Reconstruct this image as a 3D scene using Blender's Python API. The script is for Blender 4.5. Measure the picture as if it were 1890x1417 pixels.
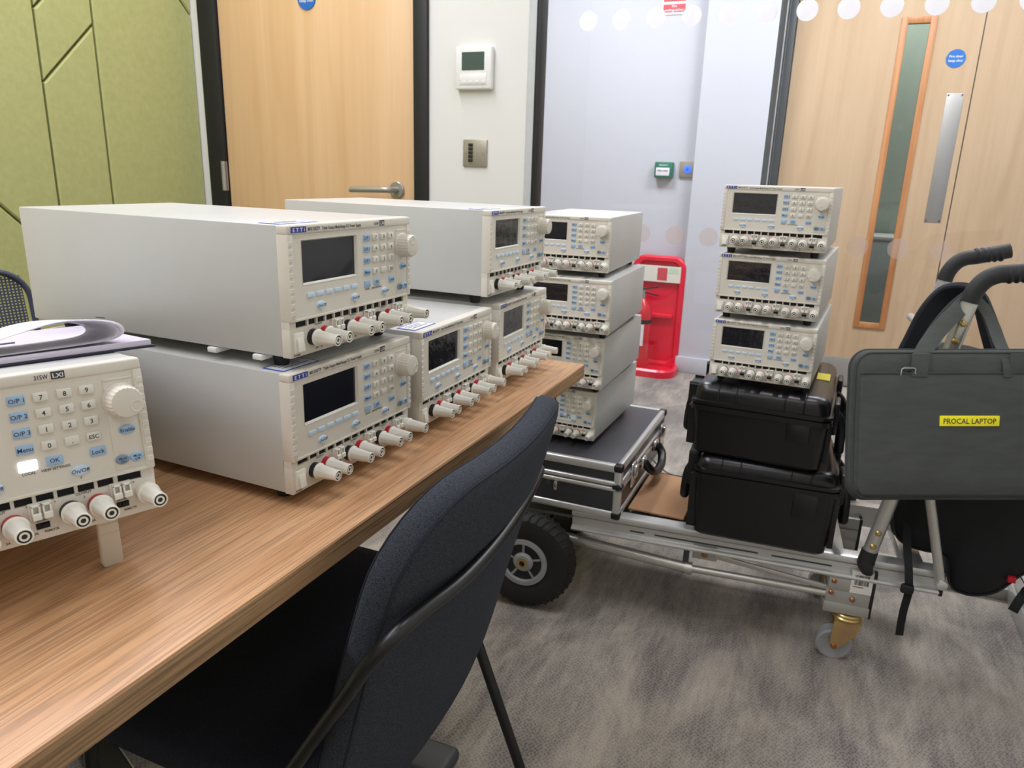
import bpy, bmesh, math, random
from mathutils import Vector, Matrix, Euler
random.seed(7)
SC = bpy.context.scene
COL = SC.collection
for o in list(bpy.data.objects):
    bpy.data.objects.remove(o)
R = math.radians

# ------------------------------------------------------------------ camera, world, lamps, exposure
CAM_POS = Vector((0, 0, 1.066))
PITCH, ROLL, YAW = R(15.968), R(1.804), R(22.862)
cd = bpy.data.cameras.new('camera')
cam = bpy.data.objects.new('camera', cd)
COL.objects.link(cam)
SC.camera = cam
_f = Vector((-math.sin(YAW) * math.cos(PITCH), math.cos(YAW) * math.cos(PITCH), -math.sin(PITCH)))
_r = Vector((math.cos(YAW), math.sin(YAW), 0))
_u = _r.cross(_f)
_r2 = _r * math.cos(ROLL) + _u * math.sin(ROLL)
_u2 = _u * math.cos(ROLL) - _r * math.sin(ROLL)
M = Matrix((_r2, _u2, -_f)).transposed().to_4x4()
M.translation = CAM_POS
cam.matrix_world = M
cd.sensor_width = 36.0
cd.lens = 1356.27 / 1890 * 36
cd.clip_start = 0.02
cd.dof.use_dof = True
cd.dof.focus_distance = 0.78
cd.dof.aperture_fstop = 17.0

SC.view_settings.view_transform = 'Standard'
SC.view_settings.look = 'None'
SC.view_settings.gamma = 1
SC.view_settings.use_curve_mapping = False
SC.view_settings.exposure = 0.0
try:
    SC.cycles.use_denoising = True
    SC.cycles.max_bounces = 8
    SC.cycles.diffuse_bounces = 4
    SC.cycles.glossy_bounces = 4
    SC.cycles.transmission_bounces = 6
    SC.cycles.transparent_max_bounces = 12
    SC.cycles.sample_clamp_indirect = 6
except Exception:
    pass
W = bpy.data.worlds.new('world')
SC.world = W
W.use_nodes = True
W.node_tree.nodes['Background'].inputs[0].default_value = (0.9, 0.95, 1, 1)
W.node_tree.nodes['Background'].inputs[1].default_value = 0.25


def area(name, loc, sx, sy, power, col):
    l = bpy.data.lights.new(name, 'AREA')
    l.shape = 'RECTANGLE'
    l.size, l.size_y = sx, sy
    l.energy = power
    l.color = col
    o = bpy.data.objects.new(name, l)
    o.location = loc
    COL.objects.link(o)
    return o


WARM = (0.885, 0.885, 1.0)
COOL = (0.93, 0.95, 1.0)
CEIL = 2.65
ROOM_LAMPS = [(-1.45, 1.45, 21), (-1.45, 0.25, 22), (-1.45, -1.0, 25), (-0.05, 1.2, 10), (-0.05, -0.7, 8)]
for _x, _y, _p in ROOM_LAMPS:
    area('ceiling_lamp', (_x, _y, CEIL - 0.045), 0.14, 1.10 if _x < -1 else 0.9, _p, WARM)
CORR_LAMPS = [(-1.3, 3.2, 38), (0.1, 3.2, 34), (1.0, 3.2, 20)]
for _x, _y, _p in CORR_LAMPS:
    area('corridor_lamp', (_x, _y, CEIL - 0.045), 0.55, 0.55, _p, COOL)
area('back_room_fill', (0.3, 5.6, CEIL - 0.045), 0.6, 0.6, 24, COOL)  # added fill light so the room behind the vision panel shows


# ------------------------------------------------------------------ helpers
def lin(c):
    out = []
    for v in c[:3]:
        v = v / 255
        out.append(v / 12.92 if v <= 0.04045 else ((v + 0.055) / 1.055) ** 2.4)
    return (*out, 1)


def mat(name, col, rough=0.5, metal=0.0, bump=None, var=None, emit=None, coat=0.0, stretch=None, spec=0.5):
    """procedural principled material; var=(scale, second colour, amount), bump=(scale, strength)"""
    m = bpy.data.materials.new(name)
    m.use_nodes = True
    nt = m.node_tree
    p = nt.nodes['Principled BSDF']
    p.inputs['Base Color'].default_value = lin(col)
    p.inputs['Roughness'].default_value = rough
    p.inputs['Metallic'].default_value = metal
    p.inputs['Specular IOR Level'].default_value = spec
    p.inputs['Coat Weight'].default_value = coat
    tc = nt.nodes.new('ShaderNodeTexCoord')
    mp = nt.nodes.new('ShaderNodeMapping')
    nt.links.new(tc.outputs['Object'], mp.inputs[0])
    if stretch:
        mp.inputs['Scale'].default_value = stretch
    if var is None and bump is None:
        var = (40, tuple(c * 0.96 for c in col), 1.0)
    if var:
        n = nt.nodes.new('ShaderNodeTexNoise')
        n.inputs['Scale'].default_value = var[0]
        n.inputs['Detail'].default_value = 5
        nt.links.new(mp.outputs[0], n.inputs['Vector'])
        rp = nt.nodes.new('ShaderNodeValToRGB')
        rp.color_ramp.elements[0].position = 0.5 - 0.25 / max(var[2], 0.01)
        rp.color_ramp.elements[1].position = 0.5 + 0.25 / max(var[2], 0.01)
        rp.color_ramp.elements[0].color = lin(col)
        rp.color_ramp.elements[1].color = lin(var[1])
        nt.links.new(n.outputs[0], rp.inputs[0])
        nt.links.new(rp.outputs[0], p.inputs['Base Color'])
    if bump:
        n2 = nt.nodes.new('ShaderNodeTexNoise')
        n2.inputs['Scale'].default_value = bump[0]
        n2.inputs['Detail'].default_value = 4
        nt.links.new(mp.outputs[0], n2.inputs['Vector'])
        b = nt.nodes.new('ShaderNodeBump')
        b.inputs['Strength'].default_value = bump[1]
        b.inputs['Distance'].default_value = 0.002
        nt.links.new(n2.outputs[0], b.inputs['Height'])
        nt.links.new(b.outputs[0], p.inputs['Normal'])
    if emit:
        p.inputs['Emission Color'].default_value = lin(emit[0])
        p.inputs['Emission Strength'].default_value = emit[1]
    return m


def wood(name, c1, c2, c3, scale, pore, along, rough=0.42, poreamt=0.5, swirl=1.5):
    """wood laminate: broad figure plus fine dark pores, both drawn out along one axis"""
    m = bpy.data.materials.new(name)
    m.use_nodes = True
    nt = m.node_tree
    p = nt.nodes['Principled BSDF']
    p.inputs['Roughness'].default_value = rough
    tc = nt.nodes.new('ShaderNodeTexCoord')

    def noise(sc, k, detail, dist):
        mp = nt.nodes.new('ShaderNodeMapping')
        s = [sc, sc, sc]
        s['xyz'.index(along)] = sc * k
        mp.inputs['Scale'].default_value = s
        nt.links.new(tc.outputs['Object'], mp.inputs[0])
        n = nt.nodes.new('ShaderNodeTexNoise')
        n.inputs['Scale'].default_value = 1
        n.inputs['Detail'].default_value = detail
        n.inputs['Distortion'].default_value = dist
        nt.links.new(mp.outputs[0], n.inputs['Vector'])
        return n
    a = noise(scale, 0.07, 6, swirl)
    rp = nt.nodes.new('ShaderNodeValToRGB')
    e = rp.color_ramp.elements
    e[0].position, e[0].color = 0.33, lin(c2)
    e[1].position, e[1].color = 0.7, lin(c3)
    k = e.new(0.5)
    k.color = lin(c1)
    nt.links.new(a.outputs[0], rp.inputs[0])
    b = noise(pore, 0.02, 3, 0.0)
    r2 = nt.nodes.new('ShaderNodeValToRGB')
    r2.color_ramp.elements[0].position = 0.40
    r2.color_ramp.elements[0].color = (1 - poreamt, 1 - poreamt, 1 - poreamt, 1)
    r2.color_ramp.elements[1].position = 0.54
    r2.color_ramp.elements[1].color = (1, 1, 1, 1)
    nt.links.new(b.outputs[0], r2.inputs[0])
    mx = nt.nodes.new('ShaderNodeMixRGB')
    mx.blend_type = 'MULTIPLY'
    mx.inputs[0].default_value = 1
    nt.links.new(rp.outputs[0], mx.inputs[1])
    nt.links.new(r2.outputs[0], mx.inputs[2])
    nt.links.new(mx.outputs[0], p.inputs['Base Color'])
    bp = nt.nodes.new('ShaderNodeBump')
    bp.inputs['Strength'].default_value = 0.12
    bp.inputs['Distance'].default_value = 0.0006
    nt.links.new(r2.outputs[0], bp.inputs['Height'])
    nt.links.new(bp.outputs[0], p.inputs['Normal'])
    return m


def glass(name, tint=(1, 1, 1), refl=0.06, rough=0.0):
    m = bpy.data.materials.new(name)
    m.use_nodes = True
    nt = m.node_tree
    nt.nodes.remove(nt.nodes['Principled BSDF'])
    out = nt.nodes['Material Output']
    t = nt.nodes.new('ShaderNodeBsdfTransparent')
    t.inputs[0].default_value = (*tint, 1)
    g = nt.nodes.new('ShaderNodeBsdfGlossy')
    g.inputs['Roughness'].default_value = rough
    fr = nt.nodes.new('ShaderNodeLayerWeight')
    fr.inputs[0].default_value = 0.25
    mr = nt.nodes.new('ShaderNodeMapRange')
    mr.inputs[3].default_value = refl * 0.5
    mr.inputs[4].default_value = min(1, refl * 6)
    nt.links.new(fr.outputs['Facing'], mr.inputs[0])
    mx = nt.nodes.new('ShaderNodeMixShader')
    nt.links.new(mr.outputs[0], mx.inputs[0])
    nt.links.new(t.outputs[0], mx.inputs[1])
    nt.links.new(g.outputs[0], mx.inputs[2])
    nt.links.new(mx.outputs[0], out.inputs[0])
    return m


class MB:
    def __init__(self):
        self.v, self.f = [], []

    def add(self, v, f):
        n = len(self.v)
        self.v += [tuple(p) for p in v]
        self.f += [tuple(i + n for i in q) for q in f]
        return self

    def bm(self, b):
        b.verts.index_update()
        self.add([v.co[:] for v in b.verts], [[v.index for v in f.verts] for f in b.faces])
        b.free()
        return self

    def box(self, x0, x1, y0, y1, z0, z1, bev=0.0, seg=2):
        b = bmesh.new()
        bmesh.ops.create_cube(b, size=1)
        for v in b.verts:
            v.co = ((x0 + x1) / 2 + v.co.x * (x1 - x0), (y0 + y1) / 2 + v.co.y * (y1 - y0), (z0 + z1) / 2 + v.co.z * (z1 - z0))
        if bev:
            bmesh.ops.bevel(b, geom=b.edges[:], offset=bev, segments=seg, affect='EDGES', profile=0.5)
        return self.bm(b)

    def obox(self, p0, p1, w, h, up=(0, 0, 1), bev=0.0):
        """bar of section w x h from p0 to p1"""
        p0, p1 = Vector(p0), Vector(p1)
        d = (p1 - p0)
        L = d.length
        d.normalize()
        s = d.cross(Vector(up)).normalized()
        u = s.cross(d)
        t = MB().box(0, L, -w / 2, w / 2, -h / 2, h / 2, bev)
        return self.add([p0 + d * a[0] + s * a[1] + u * a[2] for a in t.v], t.f)

    def lathe(self, prof, o, axis, n=24, flute=None, cap=True):
        """prof: list of (t, r) along axis from o; flute=(i0,i1,count,depth)"""
        o, axis = Vector(o), Vector(axis).normalized()
        a = axis.orthogonal().normalized()
        b = axis.cross(a)
        vs, fs = [], []
        for i, (t, r) in enumerate(prof):
            for k in range(n):
                rr = r
                if flute and flute[0] <= i <= flute[1] and k % (n // flute[2]) == 0:
                    rr = r * (1 - flute[3])
                an = 2 * math.pi * k / n
                vs.append(o + axis * t + a * (rr * math.cos(an)) + b * (rr * math.sin(an)))
        for i in range(len(prof) - 1):
            for k in range(n):
                k2 = (k + 1) % n
                fs.append((i * n + k, i * n + k2, (i + 1) * n + k2, (i + 1) * n + k))
        if cap and prof[0][1] > 1e-5:
            fs.append(tuple(reversed(range(n))))
        if cap and prof[-1][1] > 1e-5:
            fs.append(tuple(range((len(prof) - 1) * n, len(prof) * n)))
        return self.add(vs, fs)

    def cyl(self, p0, p1, r, n=20, r2=None, bev=0.0):
        p0, p1 = Vector(p0), Vector(p1)
        L = (p1 - p0).length
        r2 = r if r2 is None else r2
        if bev:
            return self.lathe([(0, r - bev), (bev, r), (L - bev, r2), (L, r2 - bev)], p0, p1 - p0, n)
        return self.lathe([(0, r), (L, r2)], p0, p1 - p0, n)

    def tube(self, pts, r, n=12, smooth=0, closed=False, flat=None, radii=None, upv=(0, 0, 1)):
        pts = [Vector(p) for p in pts]
        if smooth:
            pts, radii = catmull(pts, smooth, radii)
        m = len(pts)
        vs, fs = [], []
        prev = None
        for i, p in enumerate(pts):
            d = (pts[min(i + 1, m - 1)] - pts[max(i - 1, 0)]).normalized()
            if prev is None:
                a = Vector(upv) - d * d.dot(Vector(upv))
                if a.length < 1e-4:
                    a = d.orthogonal()
            else:
                a = prev - d * prev.dot(d)
            a.normalize()
            prev = a
            b = d.cross(a)
            for k in range(n):
                an = 2 * math.pi * k / n
                rr = radii[i] if radii else r
                ca, sa = math.cos(an), math.sin(an)
                if flat:
                    vs.append(p + a * (flat[0] / 2 * max(-1, min(1, ca * 1.35))) + b * (flat[1] / 2 * max(-1, min(1, sa * 1.35))))
                else:
                    vs.append(p + a * (rr * ca) + b * (rr * sa))
        for i in range(m - 1):
            for k in range(n):
                k2 = (k + 1) % n
                fs.append((i * n + k, i * n + k2, (i + 1) * n + k2, (i + 1) * n + k))
        fs.append(tuple(reversed(range(n))))
        fs.append(tuple(range((m - 1) * n, m * n)))
        return self.add(vs, fs)

    def prism(self, poly, fn, d0, d1, ch=0.0):
        """convex polygon in 2D pushed along a third axis; fn(u, v, w) -> xyz; chamfer on the d1 end"""
        n = len(poly)
        rings = [(poly, d0)]
        if ch:
            rings += [(poly, d1 - ch if d1 > d0 else d1 + ch), (inset(poly, ch), d1)]
        else:
            rings += [(poly, d1)]
        vs, fs = [], []
        for q, d in rings:
            vs += [fn(u, v, d) for u, v in q]
        for i in range(len(rings) - 1):
            for k in range(n):
                k2 = (k + 1) % n
                fs.append((i * n + k, i * n + k2, (i + 1) * n + k2, (i + 1) * n + k))
        fs.append(tuple(reversed(range(n))))
        fs.append(tuple(range((len(rings) - 1) * n, len(rings) * n)))
        return self.add(vs, fs)

    def loft(self, rings, cap=True):
        n = len(rings[0])
        vs, fs = [], []
        for q in rings:
            vs += q
        for i in range(len(rings) - 1):
            for k in range(n):
                k2 = (k + 1) % n
                fs.append((i * n + k, i * n + k2, (i + 1) * n + k2, (i + 1) * n + k))
        if cap:
            fs.append(tuple(reversed(range(n))))
            fs.append(tuple(range((len(rings) - 1) * n, len(rings) * n)))
        return self.add(vs, fs)


def catmull(P, k, radii=None):
    out, rr = [], []
    n = len(P)
    for i in range(n - 1):
        p0, p1, p2, p3 = P[max(i - 1, 0)], P[i], P[i + 1], P[min(i + 2, n - 1)]
        for j in range(k):
            t = j / k
            out.append(0.5 * ((2 * p1) + (p2 - p0) * t + (2 * p0 - 5 * p1 + 4 * p2 - p3) * t * t + (3 * p1 - p0 - 3 * p2 + p3) * t ** 3))
            if radii:
                rr.append(radii[i] * (1 - t) + radii[i + 1] * t)
    out.append(P[-1])
    if radii:
        rr.append(radii[-1])
    return out, (rr if radii else None)


def inset(poly, d):
    """offset a convex CCW/CW polygon inwards by d"""
    n = len(poly)
    ar = sum(poly[i][0] * poly[(i + 1) % n][1] - poly[(i + 1) % n][0] * poly[i][1] for i in range(n))
    sg = 1 if ar > 0 else -1
    out = []
    for i in range(n):
        a, b, c = Vector(poly[i - 1]), Vector(poly[i]), Vector(poly[(i + 1) % n])
        e1, e2 = (b - a).normalized(), (c - b).normalized()
        n1, n2 = Vector((-e1.y, e1.x)) * sg, Vector((-e2.y, e2.x)) * sg
        k = n1 + n2
        k = k / max(k.dot(n1), 0.2) if k.length > 1e-6 else n1
        out.append(tuple(b + k * d))
    return out


def rrect(w, h, r, nc=6, ns=1, cx=0, cy=0):
    """rounded rectangle, CCW, with ns subdivisions per straight side"""
    r = max(min(r, w / 2 - 1e-5, h / 2 - 1e-5), 1e-5)
    pts = []
    cs = [(w / 2 - r, h / 2 - r, 0), (-w / 2 + r, h / 2 - r, 90), (-w / 2 + r, -h / 2 + r, 180), (w / 2 - r, -h / 2 + r, 270)]
    for i, (x, y, a) in enumerate(cs):
        arc = [(x + r * math.cos(R(a + 90 * k / nc)), y + r * math.sin(R(a + 90 * k / nc))) for k in range(nc + 1)]
        pts += arc
        nx, ny, na = cs[(i + 1) % 4]
        b = (nx + r * math.cos(R(na)), ny + r * math.sin(R(na)))
        for k in range(1, ns):
            t = k / ns
            pts.append((arc[-1][0] * (1 - t) + b[0] * t, arc[-1][1] * (1 - t) + b[1] * t))
    return [(cx + x, cy + y) for x, y in pts]


def mesh_of(name, mb, ma, ang=35):
    me = bpy.data.meshes.new(name)
    me.from_pydata(mb.v, [], mb.f)
    me.validate()
    b = bmesh.new()
    b.from_mesh(me)
    bmesh.ops.recalc_face_normals(b, faces=b.faces)
    b.to_mesh(me)
    b.free()
    me.materials.append(ma)
    for p in me.polygons:
        p.use_smooth = True
    me.set_sharp_from_angle(angle=R(ang))
    return me


def put(name, me, parent=None, loc=None, rot=None):
    o = bpy.data.objects.new(name, me)
    COL.objects.link(o)
    if parent is not None:
        o.parent = parent
    if loc:
        o.location = loc
    if rot:
        o.rotation_euler = rot
    return o


def world_of(o):
    m = Matrix.LocRotScale(o.location, o.rotation_euler, None)
    return world_of(o.parent) @ m if o.parent else m


def part(name, mb, ma, parent, world=False, ang=35, label=None):
    me = mesh_of(name, mb, ma, ang)
    if world:
        me.transform(world_of(parent).inverted())
    o = put(name, me, parent)
    if label:
        o['label'] = label
    return o


def thing(name, label, cat, loc=(0, 0, 0), rot=(0, 0, 0), group=None):
    o = bpy.data.objects.new(name, None)
    o.empty_display_size = 0.05
    COL.objects.link(o)
    o.location = loc
    o.rotation_euler = rot
    o['label'] = label
    o['category'] = cat
    if group:
        o['group'] = group
    return o


def single(name, mb, ma, label, cat, group=None, ang=35):
    o = put(name, mesh_of(name, mb, ma, ang))
    o['label'] = label
    o['category'] = cat
    if group:
        o['group'] = group
    return o


def struct(name, mb, ma, parent=None, ang=35):
    o = put(name, mesh_of(name, mb, ma, ang), parent)
    if parent is None:
        o['kind'] = 'structure'
    return o


def dup_tree(o, parent=None):
    c = o.copy()
    COL.objects.link(c)
    if parent is not None:
        c.parent = parent
    for ch in list(o.children):
        dup_tree(ch, c)
    return c


_fonts = {}


def text_mb(items, depth=0.0):
    """items: (string, x, z, cap height, align, optional total width) in local x-z, facing -y"""
    out = MB()
    for it in items:
        s, x, z, h, al = it[:5]
        wid = it[5] if len(it) > 5 else None
        key = s
        if key not in _fonts:
            cu = bpy.data.curves.new('t', 'FONT')
            cu.body = s
            cu.size = 1
            cu.resolution_u = 2
            cu.offset = 0.014
            ob = bpy.data.objects.new('t', cu)
            me = bpy.data.meshes.new_from_object(ob)
            vs = [v.co.copy() for v in me.vertices]
            fs = [tuple(p.vertices) for p in me.polygons]
            bpy.data.objects.remove(ob)
            bpy.data.curves.remove(cu)
            bpy.data.meshes.remove(me)
            _fonts[key] = (vs, fs)
        vs, fs = _fonts[key]
        if not vs:
            continue
        x0, x1 = min(v.x for v in vs), max(v.x for v in vs)
        k = h / 0.72
        kx = wid / (x1 - x0) if wid else k
        w = (x1 - x0) * kx
        ox = {'l': x, 'c': x - w / 2, 'r': x - w}[al]
        out.add([(ox + (v.x - x0) * kx, -depth, z - h / 2 + v.y * k) for v in vs], fs)
    return out


def lettering(name, items, ma, parent, depth=0.0):
    """flat printed letters; meshes keep their own flat shading"""
    mb = text_mb(items, depth)
    me = bpy.data.meshes.new(name)
    me.from_pydata(mb.v, [], mb.f)
    me.materials.append(ma)
    return put(name, me, parent)


# ------------------------------------------------------------------ materials
MT = {}
MT['wall'] = mat('wall_paint', (226, 226, 220), 0.75, bump=(180, 0.05), var=(3, (222, 222, 216), 0.6))
MT['wall_cool'] = mat('corridor_paint', (196, 198, 206), 0.7, bump=(180, 0.05), var=(3, (193, 195, 204), 0.6))
MT['ceiling'] = mat('ceiling_tile', (232, 232, 228), 0.9, bump=(260, 0.2))
MT['black_frame'] = mat('black_frame', (22, 23, 26), 0.5)
MT['grey_frame'] = mat('grey_frame', (62, 66, 70), 0.5)
MT['dark_joint'] = mat('dark_joint', (92, 96, 98), 0.35)
MT['alu'] = mat('aluminium', (208, 208, 206), 0.3, 0.6, bump=(300, 0.06))
MT['trim_grey'] = mat('pale_grey_trim', (196, 199, 201), 0.5)
MT['alu_dull'] = mat('dull_aluminium', (178, 177, 170), 0.45, 0.55, bump=(220, 0.08))
MT['alu_tube'] = mat('tube_aluminium', (196, 194, 186), 0.3, 0.65, bump=(150, 0.06))
MT['steel'] = mat('brushed_steel', (172, 170, 166), 0.38, 0.7, bump=(120, 0.1), stretch=(1, 1, 12))
MT['chrome'] = mat('chrome', (215, 215, 215), 0.15, 1.0)
MT['door_wood'] = wood('door_oak', (219, 181, 135), (213, 173, 126), (224, 188, 143), 4.5, 80, 'z', 0.45, 0.03, 3.2)
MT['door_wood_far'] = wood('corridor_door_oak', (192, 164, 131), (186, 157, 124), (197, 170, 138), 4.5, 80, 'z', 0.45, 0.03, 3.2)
MT['bead'] = wood('vision_bead', (190, 130, 80), (178, 116, 68), (200, 142, 92), 20, 90, 'z', 0.4, 0.1)
MT['table_top'] = wood('table_laminate', (205, 158, 115), (196, 147, 104), (213, 168, 126), 34, 560, 'y', 0.4, 0.34, 0.5)
MT['table_edge'] = wood('table_edge', (160, 126, 90), (148, 114, 78), (172, 138, 100), 50, 420, 'y', 0.5, 0.45, 0.4)
MT['green_felt'] = mat('green_felt', (178, 181, 121), 0.95, bump=(700, 0.35), var=(60, (169, 172, 111), 1.2))
MT['green_back'] = mat('green_groove', (112, 124, 66), 0.95)
MT['case'] = mat('case_paint', (194, 194, 190), 0.38, bump=(900, 0.04), var=(12, (190, 190, 185), 1))
MT['bezel'] = mat('bezel_plastic', (214, 208, 196), 0.5, bump=(1200, 0.05), var=(20, (211, 205, 192), 1))
MT['cream'] = mat('cream_plastic', (230, 227, 215), 0.36)
MT['key'] = mat('key_cream', (222, 219, 208), 0.42)
MT['key_blue'] = mat('key_blue', (158, 187, 216), 0.42)
MT['key_soft'] = mat('key_pale_blue', (196, 216, 233), 0.42)
MT['key_dark'] = mat('key_slate', (126, 146, 166), 0.42)
MT['print'] = mat('dark_print', (52, 52, 58), 0.6)
MT['print_blue'] = mat('blue_print', (45, 60, 95), 0.6)
MT['white_print'] = mat('white_print', (236, 236, 238), 0.6)
MT['badge_blue'] = mat('badge_blue', (48, 62, 150), 0.4)
MT['badge_dark'] = mat('badge_dark', (58, 58, 62), 0.4)
MT['vent'] = mat('vent_black', (14, 14, 17), 0.8)
MT['screen'] = mat('dark_screen', (20, 21, 27), 0.16, coat=0.3)
MT['film'] = mat('screen_film', (26, 26, 31), 0.16, bump=(55, 1.0), coat=0.5)
MT['post_black'] = mat('collar_black', (24, 24, 26), 0.45)
MT['post_red'] = mat('collar_red', (186, 32, 52), 0.4)
MT['socket'] = mat('socket_bronze', (52, 44, 36), 0.5, 0.1)
MT['rubber'] = mat('rubber_black', (28, 28, 30), 0.6, bump=(400, 0.1))
MT['label_white'] = mat('label_white', (232, 233, 238), 0.5)
MT['label_blue'] = mat('label_blue', (70, 92, 180), 0.5)
MT['lit'] = mat('lit_key', (250, 250, 255), 0.4, emit=((238, 244, 255), 2.2))
MT['felt'] = mat('navy_felt', (22, 24, 28), 0.95, bump=(1100, 0.5), var=(850, (72, 76, 85), 1.0), spec=0.2)
MT['seat_felt'] = mat('seat_felt', (26, 28, 36), 0.95, bump=(900, 0.5), var=(650, (46, 50, 62), 0.8), spec=0.2)
MT['seam'] = mat('seam_thread', (22, 25, 34), 0.9)
MT['black_metal'] = mat('black_steel', (14, 14, 15), 0.36, bump=(300, 0.03))
MT['foot_grey'] = mat('foot_grey', (62, 63, 65), 0.5)
MT['slate_metal'] = mat('slate_metal', (58, 62, 58), 0.4, 0.3)
MT['mesh_navy'] = mat('mesh_navy', (60, 66, 84), 0.7)
MT['plastic_black'] = mat('plastic_black', (20, 20, 22), 0.38, bump=(500, 0.08))
MT['rack_black'] = mat('moulded_black', (18, 18, 20), 0.27, bump=(900, 0.08))
MT['panel_black'] = mat('case_panel_black', (52, 53, 58), 0.32, bump=(350, 0.2), stretch=(1, 3, 1))
MT['cardboard'] = mat('cardboard', (193, 150, 112), 0.85, var=(14, (184, 140, 103), 1))
MT['tyre'] = mat('tyre_rubber', (24, 24, 25), 0.7, bump=(300, 0.2), var=(30, (33, 32, 31), 1))
MT['rim'] = mat('rim_grey', (156, 158, 162), 0.5)
MT['wheel_grey'] = mat('wheel_grey', (158, 159, 161), 0.5)
MT['brass'] = mat('zinc_yellow', (206, 188, 112), 0.3, 0.7, var=(22, (196, 154, 120), 1))
MT['copper'] = mat('copper_bolt', (176, 122, 84), 0.35, 0.8)
MT['bolt_gold'] = mat('gold_bolt', (198, 172, 112), 0.3, 0.8)
MT['bag'] = mat('bag_canvas', (77, 80, 77), 0.9, bump=(700, 0.5), var=(38, (66, 69, 67), 0.9), stretch=(0.5, 1, 2.0))
MT['bag_trim'] = mat('bag_trim', (60, 63, 63), 0.85, bump=(800, 0.3))
MT['pack'] = mat('pack_nylon', (20, 21, 24), 0.85, bump=(900, 0.3), var=(30, (15, 16, 18), 1))
MT['navy_strap'] = mat('strap_pad', (30, 32, 40), 0.85, bump=(900, 0.2))
MT['yellow'] = mat('label_yellow', (252, 240, 24), 0.5)
MT['yellow_old'] = mat('label_olive_yellow', (214, 200, 40), 0.5)
MT['red_plastic'] = mat('red_plastic', (226, 26, 58), 0.32, coat=0.2)
MT['red_paint'] = mat('red_paint', (196, 22, 36), 0.25, coat=0.3)
MT['red_sign'] = mat('red_sign', (206, 72, 86), 0.5)
MT['red_tag'] = mat('red_tag', (190, 20, 44), 0.6)
MT['mint'] = mat('mint_print', (196, 222, 196), 0.6)
MT['green_box'] = mat('green_box', (34, 112, 92), 0.45)
MT['blue_sign'] = mat('blue_sign', (34, 108, 190), 0.45)
MT['blue_led'] = mat('blue_led', (40, 90, 250), 0.4, emit=((50, 95, 255), 1.6))
MT['lcd'] = mat('lcd_green', (70, 88, 82), 0.25)
MT['white_plastic'] = mat('white_plastic', (236, 236, 232), 0.4)
MT['nickel'] = mat('nickel_plate', (172, 166, 152), 0.38, 0.5)
MT['paper'] = mat('paper', (232, 228, 236), 0.85)
MT['paper_edge'] = mat('paper_edge', (214, 207, 220), 0.9, var=(900, (196, 190, 205), 1), stretch=(0.02, 0.02, 1))
MT['navy_board'] = mat('navy_board', (28, 30, 58), 0.5)
MT['ink'] = mat('grey_ink', (120, 116, 126), 0.8)
MT['cable'] = mat('grey_cable', (150, 152, 156), 0.5)
MT['pane'] = glass('partition_glass', (0.985, 0.99, 0.988), 0.045)
MT['vision'] = glass('vision_glass', (0.86, 0.90, 0.87), 0.06)
MT['green_room'] = mat('back_room_green', (160, 168, 154), 0.8)
MT['cabinet'] = mat('back_room_cabinet', (190, 196, 198), 0.6)
MT['emit_panel'] = mat('lamp_diffuser', (250, 250, 250), 0.6, emit=((255, 250, 240), 1.5))


def frosted(name, col, mixv):
    m = bpy.data.materials.new(name)
    m.use_nodes = True
    nt = m.node_tree
    p = nt.nodes['Principled BSDF']
    p.inputs['Base Color'].default_value = lin(col)
    p.inputs['Roughness'].default_value = 0.6
    n = nt.nodes.new('ShaderNodeTexNoise')
    n.inputs['Scale'].default_value = 300
    b = nt.nodes.new('ShaderNodeBump')
    b.inputs['Strength'].default_value = 0.1
    nt.links.new(n.outputs[0], b.inputs['Height'])
    nt.links.new(b.outputs[0], p.inputs['Normal'])
    tl = nt.nodes.new('ShaderNodeBsdfTranslucent')
    tl.inputs[0].default_value = lin(col)
    a = nt.nodes.new('ShaderNodeMixShader')
    a.inputs[0].default_value = 0.5
    nt.links.new(p.outputs[0], a.inputs[1])
    nt.links.new(tl.outputs[0], a.inputs[2])
    t = nt.nodes.new('ShaderNodeBsdfTransparent')
    x = nt.nodes.new('ShaderNodeMixShader')
    x.inputs[0].default_value = mixv
    nt.links.new(t.outputs[0], x.inputs[1])
    nt.links.new(a.outputs[0], x.inputs[2])
    nt.links.new(x.outputs[0], nt.nodes['Material Output'].inputs[0])
    return m


MT['dot_upper'] = frosted('frosted_dot_lit', (250, 249, 253), 0.85)  # upper row: its brighter lighting is put into colour and opacity
MT['dot_lower'] = frosted('frosted_dot_shaded', (206, 186, 174), 0.30)  # same kind of dot, weaker lighting painted in as beige and low opacity


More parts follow.
